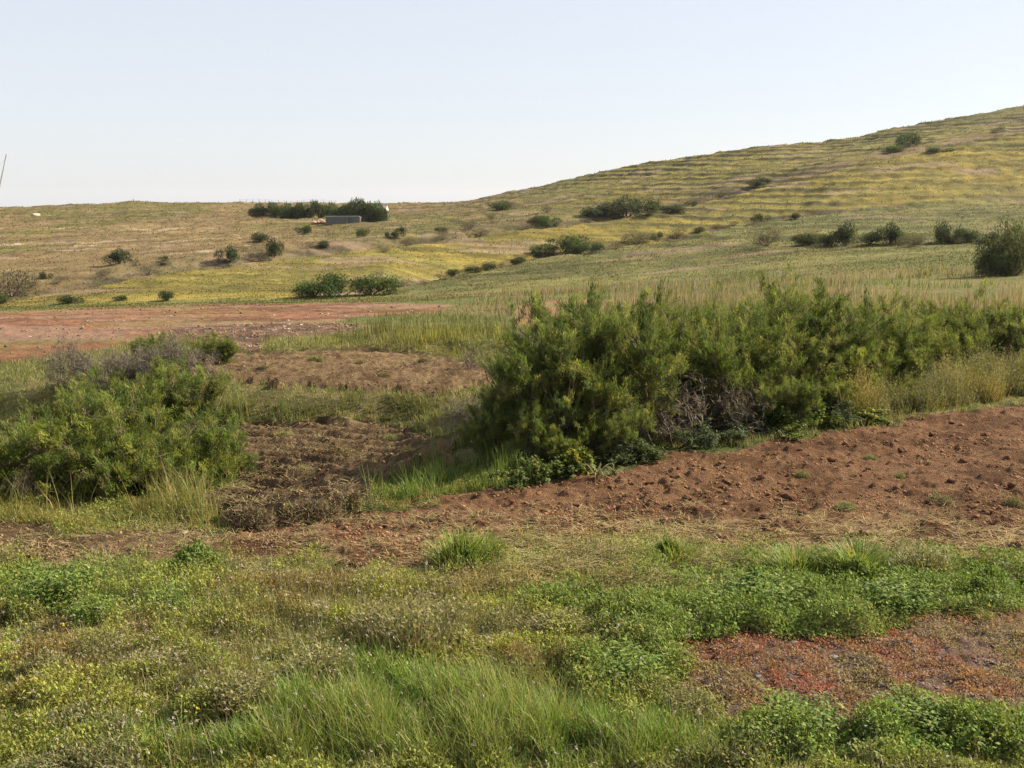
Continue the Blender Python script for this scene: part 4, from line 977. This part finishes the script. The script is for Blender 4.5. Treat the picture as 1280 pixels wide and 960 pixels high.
# ------------------------------------------------------------------ clods, grass heaps, stones
M_CLOD = mat_ground('clod_soil', ((14, .3),), ((40, .03),))
M_STN = mat_ground('field_stone', ((10, .25),), ((50, .01),), .8)
def lumps(nm, seeds, mat, col, flat, rough=.6):
    o = []
    for s_ in seeds:
        me = stone_mesh(nm, s_, 2, flat, rough); a = me.color_attributes.new('Col', 'FLOAT_COLOR', 'POINT')
        c4 = np.ones((len(me.vertices), 4), np.float32); c4[:, :3] = col; a.data.foreach_set('color', c4.ravel()); me.materials.append(mat); o.append(me)
    return o
CL = lumps('earth_clod', (21, 22, 23, 24), M_CLOD, (.21, .105, .06), .7)
big = [(860,626,22,14),(812,606,16,8),(952,601,16,12),(985,594,7,7),(1005,594,0,0),(985,627,26,14),(955,648,14,9),(1002,643,20,9),(1127,568,15,12),(1120,615,16,12),(1040,577,16,8),(1205,578,14,8),(1232,546,14,7),(1165,545,10,6),(1190,604,14,9),(1260,575,12,8),(1300,600,16,10),(905,611,14,7),(765,612,12,6),(720,634,14,7),(1085,590,10,6),(1190,531,12,6),(1215,640,16,8),(930,640,10,6),(1265,610,14,8),(1105,542,9,5),(1060,560,8,5),(1000,565,9,5),(900,582,9,5),(840,597,9,5),(680,640,12,6),(640,632,10,5)]
for i in range(16):
    big.append((rng.uniform(700, 1300), 0, rng.uniform(3, 8), 0))
cnt = 0
for i, (px, py, wp, hp) in enumerate(big):
    if wp == 0: continue
    if py == 0: py = rng.uniform(np.interp(px, [600, 760, 900, 1150, 1300], [622, 592, 570, 530, 510]), 655); hp = wp * .6
    p = gp(px, py); s = p[1] / F
    o = obj('earth_clod', CL[i % 4], None, (p[0], p[1], p[2] + hp * s * .22), i * 1.3); o.scale = (wp * s * .45, wp * s * .4, hp * s * .65)
    tag(o, 'reddish brown clod of earth lying on the ploughed field', 'clod', 'earth clods on the ploughed field')

def heap(nm, n=700, seed=0, cols=((.26, .21, .11), (.17, .16, .06), (.13, .10, .06)), L=.16, lean=1.0):
    b = Buf(); d = nrm(U3(n)); d[:, 2] = abs(d[:, 2]); P_ = d * rng.uniform(.55, .9, (n, 1)) * np.array((1, 1, .65))
    b_core = stone_mesh(nm + '_core', seed + 40, 2, .6, .5); cv = np.array([v.co for v in b_core.vertices]) * .8; cf = np.array([p_.vertices[:] for p_ in b_core.polygons])
    b.add(cv, None, cf, np.tile(np.array((.12, .085, .05)), (len(cv), 1)))
    blades(b, P_, L * 2.5 * rng.uniform(.5, 1.4, n), .035, jitter_col(pal(cols, n), n, .3), lean, .7, 3); bpy.data.meshes.remove(b_core)
    return b.mesh(nm, M_DRY)
HP = [heap('dry_heap', seed=1), heap('green_heap', seed=2, cols=((.17, .18, .06), (.13, .15, .05), (.24, .22, .10))), heap('long_heap', 1800, 3, cols=((.11, .08, .05), (.075, .055, .035), (.17, .13, .075)), L=.10, lean=1.2)]
for i, (px, py, wp, hp, k, lb) in enumerate([
 (1005,598,24,15,1,'mossy lump of turf on the ploughed field left of the smaller one'), (1127,597,22,13,1,'mossy lump of turf on the ploughed field right of the larger one'),
 (1090,575,24,10,1,'flat pale turf lump above the two mossy lumps'), (1060,640,34,14,1,'uprooted grass lump near the straw edge of the field'),
 (1180,632,40,18,0,'tangle of dry roots on the ploughed field'), (1272,636,34,22,0,'dry root tangle at the right edge of the ploughed field'),
 (352,555,36,13,1,'greenish grass clump on the lower ploughed terrace'), (510,575,26,18,0,'tan grass clump near the hedge end of the lower terrace'), (488,562,26,16,1,'green clump left of the tan one on the lower terrace'),
 (378,536,26,9,0,'small dry clump at the back edge of the lower terrace'), (430,578,40,14,0,'dry clump in the middle of the lower terrace'), (465,585,36,14,0,'brown clump right of the middle of the lower terrace'),
 (393,462,28,11,1,'greenish clump on the upper ploughed terrace'), (450,464,20,8,0,'dry clump on the upper ploughed terrace'), (480,478,22,8,0,'dry clump at the front of the upper terrace'), (530,462,24,9,0,'dry clump at the right of the upper terrace'), (330,470,22,7,0,'dry clump at the left of the upper terrace'),
 (485,525,28,12,1,'pale green clump at the right end of the grassy bank'), (455,527,32,11,0,'straw clump on the right end of the grassy bank'),
 (190,775,46,24,0,'brown heap of mown grass in the left foreground'), (312,714,36,12,0,'flat tan heap of straw behind the weeds'), (910,735,46,20,0,'tan heap of straw in the green weeds on the right'), (90,810,70,16,0,'flat straw heap left of the reddish weeds'),
 (400,577,30,10,0,'dry clump in the furrows left of the middle'), (330,590,34,10,0,'dry clump at the left of the lower terrace'), (375,600,36,12,0,'dry clump behind the two big heaps'), (520,592,26,12,0,'clump of roots below the tan one')]):
    p = gp(px, py); s = p[1] / F
    o = obj('grass_clump', HP[k], None, (p[0], p[1] + wp * s * .3, p[2] - .01), i * 1.3); o.scale = (wp * s * .5, wp * s * .45, hp * s * .9)
    tag(o, lb, 'clump', 'clumps of turf and dry grass')
for px, py, wp, hp, rz, lb in ((308,664,80,30,.0,'brown heap of cut grass on the terrace lip, left of the longer one'), (388,655,92,34,.25,'long dark heap of cut grass at the lip of the lower terrace')):
    p = gp(px, py); s = p[1] / F
    o = obj('grass_heap', HP[2], None, (p[0], p[1] + .2, p[2] - .02), rz); o.scale = (wp * s * .5, .30, hp * s * 1.25); tag(o, lb, 'heap')
# tussocks that stand out of the foreground weeds
def tussock(nm, cols, n=520, H=1.0, leafy=0, lc=None):
    b = Buf(); a = rng.uniform(0, 2 * np.pi, n); q = rng.uniform(0, 1, n) ** .6 * .42
    P_ = np.stack([np.cos(a) * q, np.sin(a) * q, 0 * q - .02], -1)
    blades(b, P_, rng.uniform(.45, 1.1, n) * H * (1.1 - q), .022, jitter_col(pal(cols, n), n, .3), .1 + q * 1.3, .6, 3, ang=a + rng.normal(size=n) * .5)
    if leafy:
        m_ = leafy; i_ = rng.integers(0, n, m_); leaves(b, P_[i_] * rng.uniform(.8, 1.5, (m_, 1)) + np.stack([0 * q[i_], 0 * q[i_], rng.uniform(.05, .85, m_) * H], -1), U3(m_) + np.array((0, 0, .5)), rng.uniform(.05, .11, m_), .045, jitter_col(pal(lc, m_), m_, .3))
    return b.mesh(nm, M_GRASS)
TU = [tussock('green_tussock', ((.12, .19, .035), (.17, .23, .05), (.26, .25, .10))),
      tussock('weedy_tussock', ((.22, .20, .10), (.15, .15, .06), (.30, .26, .15)), 420, 1, 900, ((.19, .18, .06), (.26, .22, .13), (.13, .14, .05))),
      tussock('leafy_tussock', ((.12, .17, .04), (.16, .2, .05)), 200, 1, 1500, ((.13, .19, .04), (.19, .24, .055), (.09, .14, .035)))]
TS = [(575,715,80,62,0,'pale green grass tussock at the narrow end of the ploughed field'), (610,700,50,42,0,'small grass tussock touching the larger one by the ploughed field'), (520,830,90,95,1,'tall weedy tussock with dry stalks in the middle of the foreground'),
      (470,810,70,70,1,'weedy tussock left of the tallest one'), (560,800,70,60,1,'weedy tussock right of the tallest one'), (400,860,80,60,1,'greyish weedy tussock in the left half of the foreground'), (300,900,90,60,1,'weedy tussock near the lower left of the foreground'),
      (60,760,90,55,2,'leafy bright clump near the left edge'), (110,785,70,40,2,'leafy clump left of the mown grass heap'), (1000,720,80,42,0,'bright grass tussock at the top of the green weeds on the right'), (1075,720,90,44,0,'bright grass tussock right of the centre of the green weeds'),
      (1160,725,70,50,1,'pale weedy tussock by the ploughed field edge'), (845,705,70,30,0,'grass tussock at the left end of the green weeds'), (960,765,110,44,2,'leafy clump above the red patch'), (1130,770,100,40,2,'leafy clump above the middle of the red patch'), (780,860,110,46,2,'leafy clump left of the red patch'),
      (700,920,100,52,0,'fresh green tussock at the bottom of the photo'), (600,930,100,60,0,'tall green tussock at the bottom centre'), (480,930,100,60,0,'green tussock at the bottom left of centre'), (860,910,60,50,1,'pale dry tussock at the lower left corner of the red patch'),
      (1000,930,120,50,2,'yellow-green leafy clump under the red patch'), (1150,920,120,46,2,'leafy clump under the right half of the red patch'), (200,850,80,40,1,'low weedy tussock in the left foreground'), (700,800,80,36,1,'low weedy tussock beside the yellow flowers')]
for i, (px, py, wp, hp, k, lb) in enumerate(TS):
    p = gp(px, py); s = p[1] / F; o = obj('grass_tussock', TU[k], None, (p[0], p[1] + wp * s * .2, p[2]), i * 1.4); o.scale = (wp * s * .9, wp * s * .9, hp * s * 1.0); tag(o, lb, 'tussock', 'tussocks in the foreground')
# low green bushes in the foreground
LG1 = leafy_bush('low_green', .28, .5, 16, R=.014, greens=[(.12, .175, .038), (.17, .21, .05), (.08, .12, .03)], nl=26)
for px, py, wp, hp, lb in ((243,722,96,48,'small round green bush in front of the ploughed strip'), (210,760,50,26,'low dark green plant left of the mown grass heap'), (15,785,70,50,'dark leafy bush at the left edge of the foreground'), (245,768,50,24,'small green bush right of the mown grass heap'),
     (580,715,90,56,'bushy tuft of grassy weeds at the narrow end of the ploughed field'), (700,768,90,26,'low row of bright leaves in the middle of the foreground'), (835,700,60,34,'green plant at the edge of the ploughed field'), (1080,735,110,48,'large bright green clump right of the foreground\'s centre'), (950,745,80,50,'green clump next to the tan straw heap'), (1255,750,110,52,'dark green clump at the right edge above the red patch')):
    p = gp(px, py); s = p[1] / F; put_bush('low_green_bush', LG1, (p[0], p[1] + wp * s * .2, p[2] - .02), px * .1, (wp * s * 1.0, wp * s * 1.0, hp * s * 4.0), lb, 'plant', 'low green plants in the foreground', ('stems', 'leaves'))
# stones
ST = lumps('grey_stone', (31, 32, 33), M_STN, (.24, .225, .235), .5, .3); SP = lumps('pale_stone', (34, 35), M_STN, (.36, .30, .26), .6, .3)
k = 0
while k < 60:
    px, py = rng.uniform(840, 1330), rng.uniform(775, 903)
    if not inpoly(POLY['ice'], np.array([px]), np.array([py]))[0]: continue
    p = gp(px, py); s = p[1] / F; wp = rng.uniform(4, 11) * (1.8 if k < 8 else 1)
    o = obj('stone', ST[k % 3], None, (p[0], p[1], p[2] + .004), k); o.scale = (wp * s * .5, wp * s * .4, wp * s * .33)
    tag(o, 'grey stone among the red ice plants', 'stone', 'grey stones in the red patch'); k += 1
for i in range(46):
    px, py = (rng.normal() * 22 + 352, rng.normal() * 3 + 409) if i < 26 else (rng.uniform(30, 560), rng.uniform(388, 430))
    p = gp(px, py); s = p[1] / F; wp = rng.uniform(2.0, 5.5)
    o = obj('stone', SP[i % 2], None, p, i); o.scale = (wp * s * .5, wp * s * .5, wp * s * .4)
    tag(o, 'pale stone on the red plain', 'stone', 'pale stones on the red plain')
for px, py, w_, lb in ((488,440,0,''), (230,668,9,'pale brown stone at the left end of the ploughed soil'), (716,641,0,''), (45,269,11,'pale rock outcrop under the left skyline')):
    if not w_: continue
    p = gp(px, py); s = p[1] / F; o = obj('stone', SP[0], None, p, 0); o.scale = (w_ * s * .5, w_ * s * .4, w_ * s * (.2 if w_ > 20 else .5)); tag(o, lb, 'stone')

# ------------------------------------------------------------------ the air between here and the hills
bm = bmesh.new(); bmesh.ops.create_cube(bm, size=1.0)
for v in bm.verts: v.co = (v.co.x * 16000, v.co.y * 7000, (v.co.z + .5) * (70 + 62) - 62)
me = bpy.data.meshes.new('haze'); bm.to_mesh(me); bm.free()
hm = bpy.data.materials.new('haze'); hm.use_nodes = True; t = hm.node_tree; t.nodes.clear()
hv = t.nodes.new('ShaderNodeVolumePrincipled'); hv.inputs['Color'].default_value = (.93, .95, 1, 1); hv.inputs['Density'].default_value = .00008; hv.inputs['Anisotropy'].default_value = .4
ho = t.nodes.new('ShaderNodeOutputMaterial'); t.links.new(hv.outputs[0], ho.inputs['Volume']); me.materials.append(hm)
tag(obj('haze', me), kind='stuff', label='thin pale haze in the air')
